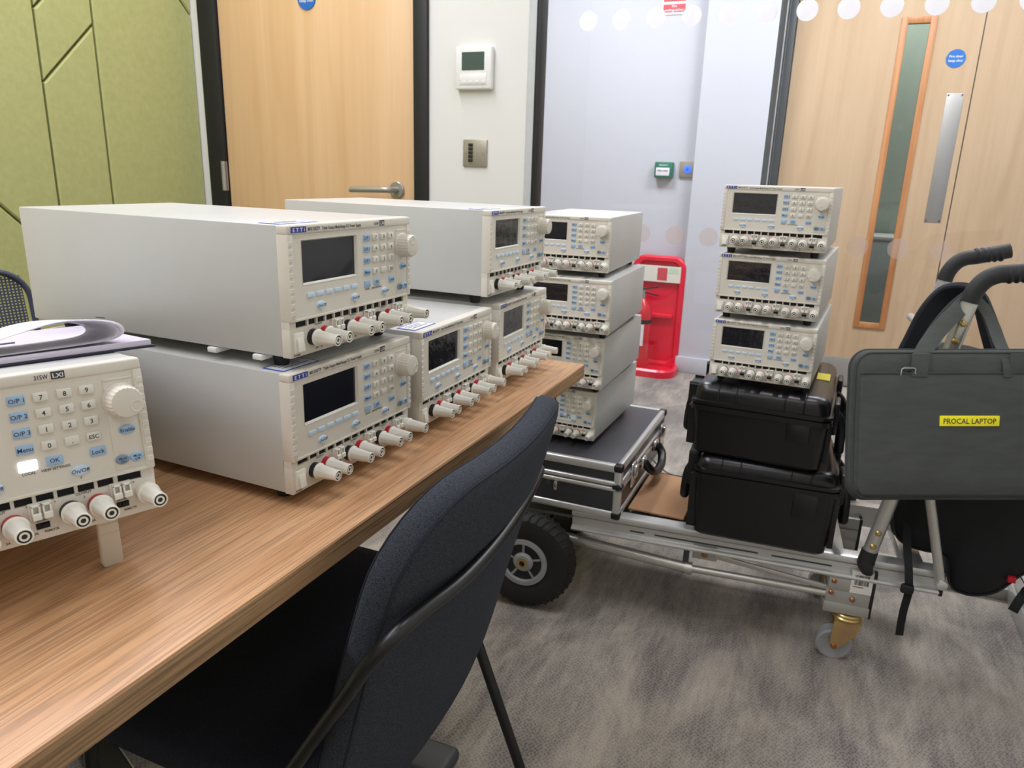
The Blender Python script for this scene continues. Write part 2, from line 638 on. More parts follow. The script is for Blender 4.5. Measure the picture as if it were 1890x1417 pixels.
def carpet():
    m = bpy.data.materials.new('carpet')
    m.use_nodes = True
    nt = m.node_tree
    p = nt.nodes['Principled BSDF']
    p.inputs['Roughness'].default_value = 0.95
    p.inputs['Specular IOR Level'].default_value = 0.1
    p.inputs['Sheen Weight'].default_value = 0.35
    p.inputs['Sheen Roughness'].default_value = 0.4
    tc = nt.nodes.new('ShaderNodeTexCoord')

    def nz(sc, detail, dist=0.0, rough=0.6):
        mp = nt.nodes.new('ShaderNodeMapping')
        mp.inputs['Scale'].default_value = sc
        nt.links.new(tc.outputs['Object'], mp.inputs[0])
        n = nt.nodes.new('ShaderNodeTexNoise')
        n.inputs['Scale'].default_value = 1
        n.inputs['Detail'].default_value = detail
        n.inputs['Distortion'].default_value = dist
        n.inputs['Roughness'].default_value = rough
        nt.links.new(mp.outputs[0], n.inputs['Vector'])
        return n
    # soft-edged woven blocks drawn out along the planks
    a = nz((6.0, 2.8, 1), 4, 0.5, 0.65)
    st = nz((70, 7.0, 1), 3, 0.2)
    tuft = nz((420, 300, 1), 2, 0.0, 0.8)
    ad = nt.nodes.new('ShaderNodeMath')
    ad.operation = 'MULTIPLY_ADD'
    ad.inputs[1].default_value = 0.28
    nt.links.new(st.outputs[0], ad.inputs[0])
    nt.links.new(a.outputs[0], ad.inputs[2])
    rp = nt.nodes.new('ShaderNodeValToRGB')
    e = rp.color_ramp.elements
    e[0].position, e[0].color = 0.50, lin((131, 124, 119))
    e[1].position, e[1].color = 0.80, lin((180, 170, 157))
    k = e.new(0.63)
    k.color = lin((155, 147, 138))
    nt.links.new(ad.outputs[0], rp.inputs[0])
    # dark gaps between the loops, stronger in the dark blocks
    mp = nt.nodes.new('ShaderNodeMapping')
    mp.inputs['Scale'].default_value = (150, 120, 1)
    mp.inputs['Rotation'].default_value = (0, 0, 0.6)
    nt.links.new(tc.outputs['Object'], mp.inputs[0])
    vo = nt.nodes.new('ShaderNodeTexVoronoi')
    vo.voronoi_dimensions = '2D'
    vo.inputs['Scale'].default_value = 1
    vo.inputs['Randomness'].default_value = 0.55
    nt.links.new(mp.outputs[0], vo.inputs['Vector'])
    vr = nt.nodes.new('ShaderNodeMapRange')
    vr.inputs[1].default_value = 0.12
    vr.inputs[2].default_value = 0.42
    vr.inputs[3].default_value = 1.0
    vr.inputs[4].default_value = 0.0
    nt.links.new(vo.outputs['Distance'], vr.inputs[0])
    am = nt.nodes.new('ShaderNodeMapRange')
    am.inputs[1].default_value = 0.52
    am.inputs[2].default_value = 0.76
    am.inputs[3].default_value = 0.56
    am.inputs[4].default_value = 0.16
    nt.links.new(ad.outputs[0], am.inputs[0])
    ml = nt.nodes.new('ShaderNodeMath')
    ml.operation = 'MULTIPLY'
    nt.links.new(vr.outputs[0], ml.inputs[0])
    nt.links.new(am.outputs[0], ml.inputs[1])
    mx = nt.nodes.new('ShaderNodeMixRGB')
    nt.links.new(ml.outputs[0], mx.inputs[0])
    nt.links.new(rp.outputs[0], mx.inputs[1])
    mx.inputs[2].default_value = lin((46, 43, 42))
    sp = nt.nodes.new('ShaderNodeMapRange')
    sp.inputs[1].default_value = 0.3
    sp.inputs[2].default_value = 0.7
    sp.inputs[3].default_value = 0.72
    sp.inputs[4].default_value = 1.22
    nt.links.new(tuft.outputs[0], sp.inputs[0])
    m2 = nt.nodes.new('ShaderNodeMixRGB')
    m2.blend_type = 'MULTIPLY'
    m2.inputs[0].default_value = 1
    nt.links.new(mx.outputs[0], m2.inputs[1])
    nt.links.new(sp.outputs[0], m2.inputs[2])
    nt.links.new(m2.outputs[0], p.inputs['Base Color'])
    b = nt.nodes.new('ShaderNodeBump')
    b.inputs['Strength'].default_value = 0.5
    b.inputs['Distance'].default_value = 0.003
    nt.links.new(tuft.outputs[0], b.inputs['Height'])
    nt.links.new(b.outputs[0], p.inputs['Normal'])
    return m


MT['carpet'] = carpet()
MT['sheet'] = frosted('thin_paper', (250, 248, 252), 1.0)

# ------------------------------------------------------------------ room shell
YW = 2.14          # wall with the door, and the glass in line with it
XL, XR, YN = -2.20, 0.561, -2.3
YC, YD = 4.15, 4.28   # far corridor wall, far corridor doors

struct('floor', MB().box(-4.2, 3.2, YN - 0.1, 6.4, -0.05, 0.0), MT['carpet'])
struct('ceiling', MB().box(-4.2, 3.2, YN - 0.1, 6.4, CEIL, CEIL + 0.08), MT['ceiling'])

# left wall with grooved green felt panels
wl = struct('wall_left', MB().box(XL - 0.1, XL + 0.012, YN, YW + 0.1, 0, CEIL), MT['green_back'])


def felt(poly):
    g = inset(poly, 0.0035)
    part('felt_panel', MB().prism(g, lambda u, v, w: (w, u, v), XL + 0.012, XL + 0.04, 0.004), MT['green_felt'], wl, ang=20)


YA, YB, YE = 1.56, 1.747, YW
felt([(YN, 0.05), (1.0, 0.05), (1.0, CEIL), (YN, CEIL)])
dl = lambda y: 0.938 - (y - 1.381)
felt([(1.0, 0.05), (YA, 0.05), (YA, dl(YA)), (1.0, dl(1.0))])
felt([(1.0, dl(1.0)), (YA, dl(YA)), (YA, dl(YA) + 1.17), (1.0, dl(1.0) + 1.17)])
felt([(1.0, dl(1.0) + 1.17), (YA, dl(YA) + 1.17), (YA, CEIL), (1.0, CEIL)])
zs = [0.05, 1.279 - 0.56, 1.279, 1.475, 2.03, CEIL]
for i in range(len(zs) - 1):
    k0 = 0 if i == 0 else YB - YA
    k1 = 0 if i == len(zs) - 2 else YB - YA
    felt([(YA, zs[i]), (YB, zs[i] + k0), (YB, zs[i + 1] + k1), (YA, zs[i + 1])])
dr = lambda y: 1.602 - (y - 2.096)
felt([(YB, 0.05), (YE, 0.05), (YE, dr(YE)), (YB, dr(YB))])
felt([(YB, dr(YB)), (YE, dr(YE)), (YE, CEIL), (YB, CEIL)])

# wall around the near door
wb = struct('wall_back', MB().box(XL, -2.12, YW, YW + 0.10, 0, CEIL)
            .box(-1.215, -0.884, YW, YW + 0.10, 0, CEIL)
            .box(-2.12, -1.215, YW, YW + 0.10, 2.12, CEIL), MT['wall'])
struct('trim_1', MB().box(-0.884, -0.8585, YW - 0.004, YW + 0.03, 0, CEIL, 0.003), MT['trim_grey'])
fr = struct('trim_2', MB().box(-2.122, -2.047, YW - 0.014, YW + 0.06, 0, 2.12, 0.003)
            .box(-1.262, -1.213, YW - 0.014, YW + 0.06, 0, 2.12, 0.003)
            .box(-2.122, -1.213, YW - 0.014, YW + 0.06, 2.07, 2.14, 0.003), MT['black_frame'])
d1 = struct('door_1', MB().box(-2.043, -1.266, YW + 0.002, YW + 0.046, 0.008, 2.066, 0.0015), MT['door_wood'])
h = part('lever_handle', MB().cyl((-1.332, YW + 0.002, 1.003), (-1.332, YW - 0.008, 1.003), 0.0265, 28, bev=0.002), MT['steel'], d1, label='round brushed steel rose with a straight lever')
h2 = mesh_of('lever', MB().tube([(-1.332, YW - 0.006, 1.003), (-1.332, YW - 0.042, 1.003), (-1.340, YW - 0.052, 1.003), (-1.36, YW - 0.055, 1.003), (-1.478, YW - 0.055, 1.000)], 0.0095, 14), MT['steel'])
put('lever', h2, h)
part('hinge', MB().cyl((-2.055, YW - 0.012, 0.975), (-2.055, YW - 0.012, 1.077), 0.0085, 12, bev=0.001)
     .box(-2.075, -2.045, YW - 0.008, YW - 0.003, 0.975, 1.077), MT['steel'], d1)
sg = part('door_sign', MB().cyl((-1.665, YW + 0.002, 1.592), (-1.665, YW - 0.001, 1.592), 0.036, 40), MT['blue_sign'], d1, label='round blue fire door sign')
o = lettering('lettering', [('Fire door', -1.665, 1.600, 0.010, 'c'), ('keep shut', -1.665, 1.584, 0.010, 'c')], MT['white_print'], sg)
o.location = (0, YW - 0.0015, 0)

# glazed partition in line with the door wall
gp = struct('window_1', MB().box(-0.8395, XR, YW + 0.03, YW + 0.04, 0.03, CEIL), MT['pane'])
struct('trim_3', MB().box(-0.8585, -0.8425, YW - 0.006, YW + 0.042, 0, CEIL, 0.002), MT['black_frame'])
struct('trim_4', MB().box(-0.8425, XR, YW - 0.002, YW + 0.072, 0, 0.034, 0.002), MT['alu_dull'])
struct('trim_5', MB().box(-0.2005, -0.1865, YW + 0.024, YW + 0.046, 0.03, CEIL, 0.001), MT['dark_joint'])
me_u = mesh_of('dot', MB().cyl((0, 0, 0), (0, -0.0008, 0), 0.026, 40), MT['dot_upper'])
me_l = mesh_of('dot', MB().cyl((0, 0, 0), (0, -0.0008, 0), 0.026, 40), MT['dot_lower'])
for k in range(-8, 6):
    put('dot', me_u, gp, (0.056 + 0.0965 * k, YW + 0.03, 1.486))
for k in range(-7, 5):
    put('dot', me_l, gp, (0.063 + 0.0968 * k, YW + 0.03, 0.909))

# right wall: white glazing frame and aluminium base track
struct('wall_right', MB().box(XR + 0.012, XR + 0.1, YN, YW + 0.09, 0.0, CEIL), MT['wall'])
struct('baseboard_right', MB().box(XR, XR + 0.014, YN, YW + 0.0, 0.0, 0.055, 0.002).box(XR + 0.004, XR + 0.014, YN, YW, 0.062, 0.10, 0.001), MT['alu'])
struct('wall_near', MB().box(XL, XR + 0.1, YN - 0.1, YN, 0, CEIL), MT['wall'])

# corridor beyond the glass
struct('wall_corridor', MB().box(-4.0, -0.735, YC + 0.07, YC + 0.2, 0, CEIL).box(-0.735, -0.372, YC, YC + 0.2, 0, CEIL)
       .box(-0.372, -0.356, YC + 0.05, YC + 0.2, 0, CEIL)
       .box(-0.372, 3.0, YC, YC + 0.2, 2.12, CEIL).box(1.40, 3.0, YC, YC + 0.2, 0, CEIL), MT['wall_cool'])
struct('baseboard_corridor', MB().box(-0.735, -0.372, YC - 0.016, YC, 0, 0.092, 0.004).box(-4.0, -0.735, YC + 0.054, YC + 0.07, 0, 0.092, 0.004), MT['wall_cool'])
struct('wall_corridor_left', MB().box(-4.1, -4.0, YW, YC + 0.2, 0, CEIL), MT['wall_cool'])
struct('wall_corridor_right', MB().box(3.0, 3.1, YW, YC + 0.2, 0, CEIL), MT['wall_cool'])
struct('wall_corridor_near', MB().box(-4.0, XL, YW + 0.02, YW + 0.10, 0, CEIL).box(XR + 0.1, 3.0, YW + 0.02, YW + 0.1, 0, CEIL), MT['wall_cool'])
struct('trim_6', MB().box(-0.345, -0.312, YD - 0.05, YD + 0.05, 0, 2.10, 0.002).box(1.37, 1.40, YD - 0.05, YD + 0.05, 0, 2.10)
       .box(-0.345, 1.40, YD - 0.05, YD + 0.05, 2.075, 2.12), MT['grey_frame'])
# far left leaf with a tall vision panel
hx0, hx1, hz0, hz1 = 0.188, 0.290, 0.36, 1.815
d2 = struct('door_2', MB().box(-0.308, hx0, YD, YD + 0.044, 0.006, 2.07).box(hx1, 0.5095, YD, YD + 0.044, 0.006, 2.07)
            .box(hx0, hx1, YD, YD + 0.044, 0.006, hz0).box(hx0, hx1, YD, YD + 0.044, hz1, 2.07), MT['door_wood_far'])
b = 0.026
part('vision_bead', MB().box(hx0 - b, hx0 + 0.004, YD - 0.008, YD + 0.004, hz0 - b, hz1 + b, 0.003)
     .box(hx1 - 0.004, hx1 + b, YD - 0.008, YD + 0.004, hz0 - b, hz1 + b, 0.003)
     .box(hx0, hx1, YD - 0.008, YD + 0.004, hz0 - b, hz0 + 0.004, 0.003)
     .box(hx0, hx1, YD - 0.008, YD + 0.004, hz1 - 0.004, hz1 + b, 0.003), MT['bead'], d2, label='darker hardwood bead around the glass')
part('vision_pane', MB().box(hx0, hx1, YD + 0.016, YD + 0.022, hz0, hz1), MT['vision'], d2)
pp = part('push_plate', MB().box(0.408, 0.482, YD - 0.0025, YD, 0.895, 1.498, 0.001), MT['steel'], d2)
sc = MB()
for px in (0.416, 0.474):
    for pz in (0.903, 1.49):
        sc.cyl((px, YD - 0.0025, pz), (px, YD - 0.0045, pz), 0.004, 10)
part('screws', sc, MT['grey_frame'], pp)
part('kick_plate', MB().box(-0.29, 0.495, YD - 0.0025, YD, 0.006, 0.162, 0.001), MT['steel'], d2)
sg = part('door_sign', MB().cyl((0.419, YD, 1.652), (0.419, YD - 0.002, 1.652), 0.041, 40), MT['blue_sign'], d2, label='round blue fire door sign')
o = lettering('lettering', [('Fire door', 0.419, 1.662, 0.011, 'c'), ('keep shut', 0.419, 1.643, 0.011, 'c')], MT['white_print'], sg)
o.location = (0, YD - 0.0025, 0)
d3 = struct('door_3', MB().box(0.5155, 1.367, YD, YD + 0.044, 0.006, 2.07), MT['door_wood_far'])
part('kick_plate', MB().box(0.53, 1.35, YD - 0.0025, YD, 0.006, 0.162, 0.001), MT['steel'], d3)
# the room behind the vision panel
struct('wall_far', MB().box(-1.2, 2.2, 6.2, 6.3, 0, CEIL), MT['green_room'])
struct('wall_far_side', MB().box(-1.25, -1.2, YC + 0.2, 6.3, 0, CEIL).box(2.2, 2.25, YC + 0.2, 6.3, 0, CEIL), MT['wall_cool'])
cb = thing('low_cabinet', 'pale grey low cabinet behind the corridor door vision panel', 'cabinet', (0.3, 5.95, 0))
part('carcass', MB().box(-0.75, 0.75, -0.2, 0.2, 0.04, 0.70, 0.004), MT['cabinet'], cb)
part('cabinet_top', MB().box(-0.77, 0.77, -0.22, 0.22, 0.70, 0.725, 0.003), MT['white_plastic'], cb)
for k in range(3):
    dd = part('cabinet_door', MB().box(-0.74 + 0.495 * k, -0.255 + 0.495 * k, -0.216, -0.2, 0.06, 0.69, 0.002), MT['cabinet'], cb)
    put('knob', mesh_of('knob', MB().cyl((-0.30 + 0.495 * k, -0.216, 0.6), (-0.30 + 0.495 * k, -0.236, 0.6), 0.01, 12), MT['steel']), dd)

# luminaires above the frame (their lamps are at the top of the script)
for i, (x, y, p) in enumerate(ROOM_LAMPS):
    sx, sy = 0.34, (1.14 if x < -1 else 0.94)
    t = thing('ceiling_light', ['long white ceiling light above the back of the table by the door', 'long white ceiling light above the middle of the table', 'long white ceiling light behind the camera by the green wall', 'short white ceiling light above the trolley', 'short white ceiling light behind the camera by the right wall'][i], 'light', (x, y, CEIL - 0.06), group='linear ceiling lights')
    part('housing', MB().box(-sx / 2, sx / 2, -sy / 2, sy / 2, 0.02, 0.06, 0.004), MT['white_plastic'], t)
for i, (x, y, p) in enumerate(CORR_LAMPS):
    t = thing('corridor_light', ['square white corridor ceiling light above the fire extinguisher', 'square white corridor ceiling light before the vision panel door', 'square white corridor ceiling light at the right door leaf'][i], 'light', (x, y, CEIL - 0.06), group='square corridor lights')
    part('housing', MB().box(-0.3, 0.3, -0.3, 0.3, 0.02, 0.06, 0.004), MT['white_plastic'], t)

# ------------------------------------------------------------------ small things on the walls
t = thing('thermostat', 'white wall controller with a dark display beside the door frame', 'thermostat', (-1.052, YW, 1.365))
part('body', MB().box(-0.060, 0.060, -0.019, 0, -0.060, 0.060, 0.005, 3), MT['white_plastic'], t)
part('display', MB().box(-0.038, 0.036, -0.0198, -0.018, -0.006, 0.044), MT['lcd'], t)
part('flap', MB().box(-0.045, 0.045, -0.0206, -0.018, -0.047, -0.015, 0.002), MT['white_plastic'], t)
part('button', MB().box(-0.036, -0.022, -0.0215, -0.02, -0.043, -0.036, 0.0006), MT['wall'], t)
for k in range(1, 4):
    put('button', bpy.data.objects['button'].data, t, (0.021 * k, 0, 0))
o = lettering('lettering', [('comfort', 0.002, 0.0525, 0.0045, 'c')], MT['ink'], t) if False else None
t = thing('light_switch', 'square nickel wall plate with a row of five dark buttons', 'switch', (-1.049, YW, 1.123))
part('plate', MB().box(-0.0405, 0.0405, -0.006, 0, -0.040, 0.040, 0.0015), MT['nickel'], t)
bm_ = mesh_of('button', MB().box(-0.007, 0.007, -0.010, -0.005, -0.0045, 0.0045, 0.0012), MT['rubber'])
for k in range(5):
    put('button', bm_, t, (-0.014, 0, 0.024 - 0.0113 * k))
part('screw', MB().cyl((-0.031, -0.005, 0.001), (-0.031, -0.0075, 0.001), 0.0028, 10), MT['steel'], t)
put('screw', bpy.data.objects['screw'].data, t, (0.06, 0, 0))

YG = YC + 0.07
t = thing('call_point', 'green emergency door release box on the corridor wall', 'call point', (-0.902, YG, 1.110))
part('body', MB().box(-0.05, 0.05, -0.045, 0, -0.042, 0.042, 0.006), MT['green_box'], t)
part('plate', MB().box(-0.040, 0.034, -0.0475, -0.044, -0.030, 0.012, 0.001), MT['label_white'], t)
o = lettering('lettering', [('EMERGENCY', 0, 0.026, 0.008, 'c', 0.05)], MT['white_print'], t)
o.location = (0, -0.0458, 0)
o = lettering('lettering', [('PRESS HERE', -0.003, -0.004, 0.009, 'c', 0.058)], MT['print'], t)
o.location = (0, -0.0482, 0)
t = thing('exit_button', 'steel square plate with a glowing blue round button', 'button', (-0.778, YG, 1.117))
part('plate', MB().box(-0.043, 0.043, -0.012, 0, -0.042, 0.042, 0.002), MT['nickel'], t)
part('button', MB().lathe([(0, 0.021), (0.004, 0.021), (0.006, 0.015)], (0.002, -0.012, 0.0), (0, -1, 0), 32), MT['blue_led'], t)
part('button_cap', MB().cyl((0.002, -0.018, 0), (0.002, -0.0195, 0), 0.006, 20), MT['blue_sign'], t)

t = thing('fire_sign', 'red and white fire extinguisher sign high on the corridor wall', 'sign', (-0.925, YG, 1.99))
part('backing', MB().box(-0.062, 0.068, -0.004, 0, -0.098, 0.06, 0.001), MT['label_white'], t)
part('red_panel', MB().box(-0.056, 0.060, -0.005, -0.003, -0.035, 0.055), MT['red_sign'], t)
part('red_panel', MB().box(-0.056, 0.060, -0.005, -0.003, -0.086, -0.048), MT['red_sign'], t)
part('pictogram', MB().box(-0.03, 0.005, -0.006, -0.004, -0.028, 0.03, 0.006), MT['label_white'], t)
o = lettering('lettering', [('Fire', 0.002, -0.057, 0.012, 'c'), ('extinguisher', 0.002, -0.075, 0.012, 'c', 0.10)], MT['white_print'], t)
o.location = (0, -0.0056, 0)

# fire extinguisher and its red moulded stand
EX, EY = -0.872, 4.06
t = thing('extinguisher_stand', 'red moulded plastic stand behind the fire extinguisher', 'stand', (EX, EY, 0))
back = rrect(0.30, 0.64, 0.07, 8, 1)
part('back_panel', MB().loft([[(x, 0.120, z + 0.33) for x, z in rrect(0.30, 0.64, 0.07, 8)],
                              [(x, 0.085, z + 0.33) for x, z in rrect(0.30, 0.64, 0.07, 8)],
                              [(x, 0.075, z + 0.33) for x, z in rrect(0.28, 0.62, 0.06, 8)],
                              [(x, 0.075, z + 0.33) for x, z in rrect(0.245, 0.585, 0.05, 8)],
                              [(x, 0.092, z + 0.33) for x, z in rrect(0.22, 0.56, 0.04, 8)]]), MT['red_plastic'], t)
part('base_tray', MB().loft([[(x, y - 0.01, 0.0) for x, y in rrect(0.33, 0.25, 0.09, 8)],
                             [(x, y - 0.01, 0.035) for x, y in rrect(0.33, 0.25, 0.09, 8)],
                             [(x, y - 0.01, 0.045) for x, y in rrect(0.31, 0.23, 0.08, 8)],
                             [(x, y - 0.01, 0.045) for x, y in rrect(0.28, 0.20, 0.07, 8)],
                             [(x, y - 0.01, 0.02) for x, y in rrect(0.26, 0.18, 0.06, 8)]]), MT['red_plastic'], t)
part('rib', MB().box(-0.10, 0.10, 0.070, 0.095, 0.30, 0.325, 0.006), MT['red_plastic'], t)
pl = part('instruction_plate', MB().box(-0.125, 0.125, 0.0735, 0.078, 0.505, 0.595), MT['cream'], t, label='cream instruction plate with a red square')
put('pictogram', mesh_of('pictogram', MB().box(-0.005, 0.05, 0.0725, 0.075, 0.515, 0.585), MT['red_sign']), pl)
put('text_panel', mesh_of('text_panel', MB().box(0.058, 0.112, 0.0725, 0.075, 0.556, 0.586), MT['mint']), pl)
t = thing('fire_extinguisher', 'small red fire extinguisher with black hose standing in the red stand', 'extinguisher', (EX - 0.055, EY - 0.02, 0.021))
part('cylinder', MB().lathe([(0, 0.05), (0.006, 0.057), (0.32, 0.057), (0.36, 0.048), (0.385, 0.026), (0.395, 0.022), (0.40, 0.016)], (0, 0, 0), (0, 0, 1), 32), MT['red_paint'], t)
part('neck_band', MB().cyl((0, 0, 0.262), (0, 0, 0.285), 0.058, 32), MT['plastic_black'], t)
part('label', MB().box(0.015, 0.030, -0.0585, -0.047, 0.14, 0.26).box(-0.03, 0.008, -0.0595, -0.05, 0.07, 0.22, 0.002), MT['label_white'], t)
part('valve', MB().cyl((0, 0, 0.40), (0, 0, 0.445), 0.016, 16), MT['steel'], t)
part('lever', MB().obox((-0.03, 0, 0.445), (0.085, -0.01, 0.47), 0.018, 0.008, bev=0.002).obox((-0.02, 0, 0.435), (0.09, -0.01, 0.422), 0.016, 0.007, bev=0.002), MT['plastic_black'], t)
part('hose', MB().tube([(-0.01, -0.01, 0.44), (-0.06, -0.02, 0.43), (-0.075, -0.03, 0.33), (-0.066, -0.03, 0.2), (-0.062, -0.03, 0.12)], 0.009, 10, 6), MT['rubber'], t)

# ------------------------------------------------------------------ table
TX0, TX1, TY0, TY1, TZ = -1.24, -0.3914, -0.75, 1.2728, 0.73
t = thing('meeting_table', 'long oak laminate meeting table carrying the stacked power supplies', 'table', ((TX0 + TX1) / 2, (TY0 + TY1) / 2, 0))
part('tabletop', MB().box(TX0, TX1, TY0, TY1, TZ - 0.026, TZ, 0.0022, 2), MT['table_top'], t, world=True)
part('edge_band', MB().box(TX1 - 0.002, TX1 + 0.0006, TY0 + 0.002, TY1 - 0.002, TZ - 0.0245, TZ - 0.0025)
     .box(TX0 + 0.002, TX1 - 0.002, TY1 - 0.002, TY1 + 0.0006, TZ - 0.0245, TZ - 0.0025), MT['table_edge'], t, world=True, label='darker striped oak edging strip')
part('beam', MB().box(-0.90, -0.74, -0.45, 1.0, TZ - 0.07, TZ - 0.026, 0.003), MT['foot_grey'], t, world=True)
for fy in (0.975, -0.42):
    part('leg', MB().box(-0.87, -0.77, fy - 0.035, fy + 0.035, 0.03, TZ - 0.026, 0.01), MT['foot_grey'], t, world=True)
    part('foot', MB().box(-1.14, -0.508, fy - 0.042, fy + 0.042, 0.004, 0.034, 0.012, 3), MT['foot_grey'], t, world=True)
ft_ = part('cross_foot', MB().obox((-1.30, 0.813, 0.003), (-0.86, 0.646, 0.003), 0.056, 0.006), MT['slate_metal'], t, world=True)
part('foot_trim', MB().obox((-1.29, 0.839, 0.004), (-0.85, 0.672, 0.004), 0.0022, 0.008), MT['alu'], t, world=True, label='thin bright edge strip')

# ------------------------------------------------------------------ bench power supplies
PW, PH, PD = 0.213, 0.128, 0.383
q = 0.001


def mm(*a):
    return [x * q for x in a]


D_CASE = mesh_of('case', MB().box(0.0006, PW - 0.0006, 0.0125, PD, 0.0006, PH - 0.0003, 0.0016), MT['case'])
lx0, lx1, lz0, lz1 = mm(19.5, 108.5, 70.2, 113.2)
mb = MB()
mb.box(0, PW, 0.0, 0.0145, 0.1185, PH, 0.0022, 3)
mb.box(0, 0.0072, 0.0, 0.0145, 0.036, 0.1195, 0.0014)
mb.box(PW - 0.0072, PW, 0.0, 0.0145, 0.036, 0.1195, 0.0014)
for a in ((0.006, lx0, 0.036, 0.119), (lx1, PW - 0.006, 0.036, 0.119), (lx0, lx1, 0.036, lz0), (lx0, lx1, lz1, 0.119)):
    mb.box(a[0], a[1], 0.0012, 0.0135, a[2], a[3])
mb.box(0.006, PW - 0.006, 0.0004, 0.004, 0.036, 0.0385, 0.0005)
mb.box(0.1835, 0.2045, 0.0006, 0.004, 0.0405, 0.113, 0.0005)
mb.box(0.1835, 0.2045, 0.0, 0.004, 0.1128, 0.1145, 0.0005)
D_BEZEL = mesh_of('front_bezel', mb, MT['bezel'])
mb = MB().box(0.0006, PW - 0.0006, 0.004, 0.0145, 0.0, 0.0292, 0.0008)
mb.box(0.0006, 0.0095, 0.004, 0.0145, 0.0285, 0.037).box(0.2022, PW - 0.0006, 0.004, 0.0145, 0.0285, 0.037)
vx = [26.0] + [28.6 + 14.1 * k for k in range(12)]
edges = [(9.5, 26.2)] + [(28.6 + 14.1 * k, 28.6 + 14.1 * k + 11.7) for k in range(11)] + [(184.4, 202.2)]
for i in range(len(edges) - 1):
    mb.box(edges[i][1] * q, edges[i + 1][0] * q, 0.004, 0.0145, 0.0285, 0.037)
D_LOWER = mesh_of('lower_panel', mb, MT['bezel'])
D_VENT = mesh_of('vent_slots', MB().box(0.009, 0.203, 0.0062, 0.010, 0.0288, 0.0365), MT['vent'])
fx = 0.0014
D_FRAME = mesh_of('screen_frame', MB().add(
    [(lx0, 0.0008, lz0), (lx1, 0.0008, lz0), (lx1, 0.0008, lz1), (lx0, 0.0008, lz1),
     (lx0 + fx, 0.0042, lz0 + fx * 1.2), (lx1 - fx, 0.0042, lz0 + fx * 1.2), (lx1 - fx, 0.0042, lz1 - fx), (lx0 + fx, 0.0042, lz1 - fx)],
    [(0, 1, 5, 4), (1, 2, 6, 5), (2, 3, 7, 6), (3, 0, 4, 7)]), MT['cream'])
D_SCREEN = mesh_of('screen', MB().box(lx0 + 0.0004, lx1 - 0.0004, 0.004, 0.006, lz0 + 0.0004, lz1 - 0.0004), MT['screen'])
D_FILM = mesh_of('screen', MB().box(lx0 + 0.0004, lx1 - 0.0004, 0.004, 0.006, lz0 + 0.0004, lz1 - 0.0004), MT['film'])
D_RIB = mesh_of('grip_rib', MB().box(0.0, 0.0052, -0.0004, 0.006, 0.0, 0.0044, 0.0003, 1), MT['bezel'])
D_BADGE = mesh_of('maker_badge', MB().box(0.0045, 0.0262, -0.0004, 0.001, 0.1206, 0.1262), MT['badge_blue'])
D_LXI = mesh_of('interface_badge', MB().box(0.1498, 0.1588, -0.0004, 0.001, 0.1206, 0.1264), MT['badge_dark'])
D_KEY = mesh_of('number_key', MB().box(-0.005, 0.005, -0.0022, 0.002, -0.0034, 0.0034, 0.0009), MT['key'])
D_BLUE = mesh_of('function_key', MB().box(-0.0056, 0.0056, -0.0012, 0.002, -0.0037, 0.0037, 0.0008), MT['key_blue'])
D_LIT = mesh_of('function_key', MB().box(-0.0062, 0.0062, -0.0014, 0.002, -0.004, 0.004, 0.0009), MT['lit'])
D_SOFT = mesh_of('soft_key', MB().box(-0.0053, 0.0053, -0.0013, 0.002, -0.0024, 0.0024, 0.0007), MT['key_soft'])


def oval(name, rx, rz, ma):
    mb = MB()
    rings = []
    for k, y in ((1.12, 0.001), (1.0, -0.0010), (0.9, -0.0016), (0.5, -0.0019)):
        rings.append([(rx * k * math.cos(2 * math.pi * i / 28), y, rz * k * math.sin(2 * math.pi * i / 28)) for i in range(28)])
    return mesh_of(name, mb.loft(rings), ma)


D_ON = oval('output_button', 0.0062, 0.0041, MT['key_soft'])
D_EN = oval('enable_button', 0.0062, 0.0038, MT['key_blue'])
D_MULTI = oval('multi_button', 0.0050, 0.0038, MT['key_blue'])
D_MULTI2 = oval('multi_button', 0.0050, 0.0038, MT['key_dark'])
kn = 0.0132
D_KNOB = mesh_of('tuning_knob', MB().lathe([(0, kn + 0.0008), (0.002, kn + 0.0008), (0.003, kn), (0.015, kn - 0.0006), (0.0168, kn - 0.0014), (0.0172, kn - 0.003), (0.0168, 0.0)],
                                           (0, 0.001, 0), (0, -1, 0), 48, flute=(2, 4, 24, 0.045)), MT['bezel'])
D_DIMPLE = mesh_of('finger_dimple', MB().lathe([(0.0, 0.0046), (0.0006, 0.0046), (0.0007, 0.0042), (-0.0002, 0.0034), (-0.0008, 0.0018), (-0.001, 0.0)], (0, -0.0158, -0.0072), (0, -1, 0), 24), MT['key'])
D_POST = mesh_of('binding_post', MB().lathe([(-0.002, 0.0068), (0.002, 0.0068), (0.0022, 0.0086), (0.0036, 0.0088), (0.0042, 0.0076), (0.012, 0.0069), (0.0245, 0.0057), (0.026, 0.0059), (0.0278, 0.0059), (0.0283, 0.0055), (0.0283, 0.0048), (0.0262, 0.0048)],
                                             (0, 0.0, 0), (0, -1, 0), 32, flute=(4, 6, 8, 0.06)), MT['cream'])
D_CBLK = mesh_of('collar', MB().lathe([(0, 0.0083), (0.0055, 0.0083), (0.0062, 0.0078)], (0, 0.0042, 0), (0, -1, 0), 24), MT['post_black'])
D_CRED = mesh_of('collar', MB().lathe([(0, 0.0083), (0.0055, 0.0083), (0.0062, 0.0078)], (0, 0.0042, 0), (0, -1, 0), 24), MT['post_red'])
D_CWHT = mesh_of('collar', MB().lathe([(0, 0.0084), (0.0055, 0.0084), (0.0062, 0.0078)], (0, 0.0042, 0), (0, -1, 0), 24), MT['cream'])
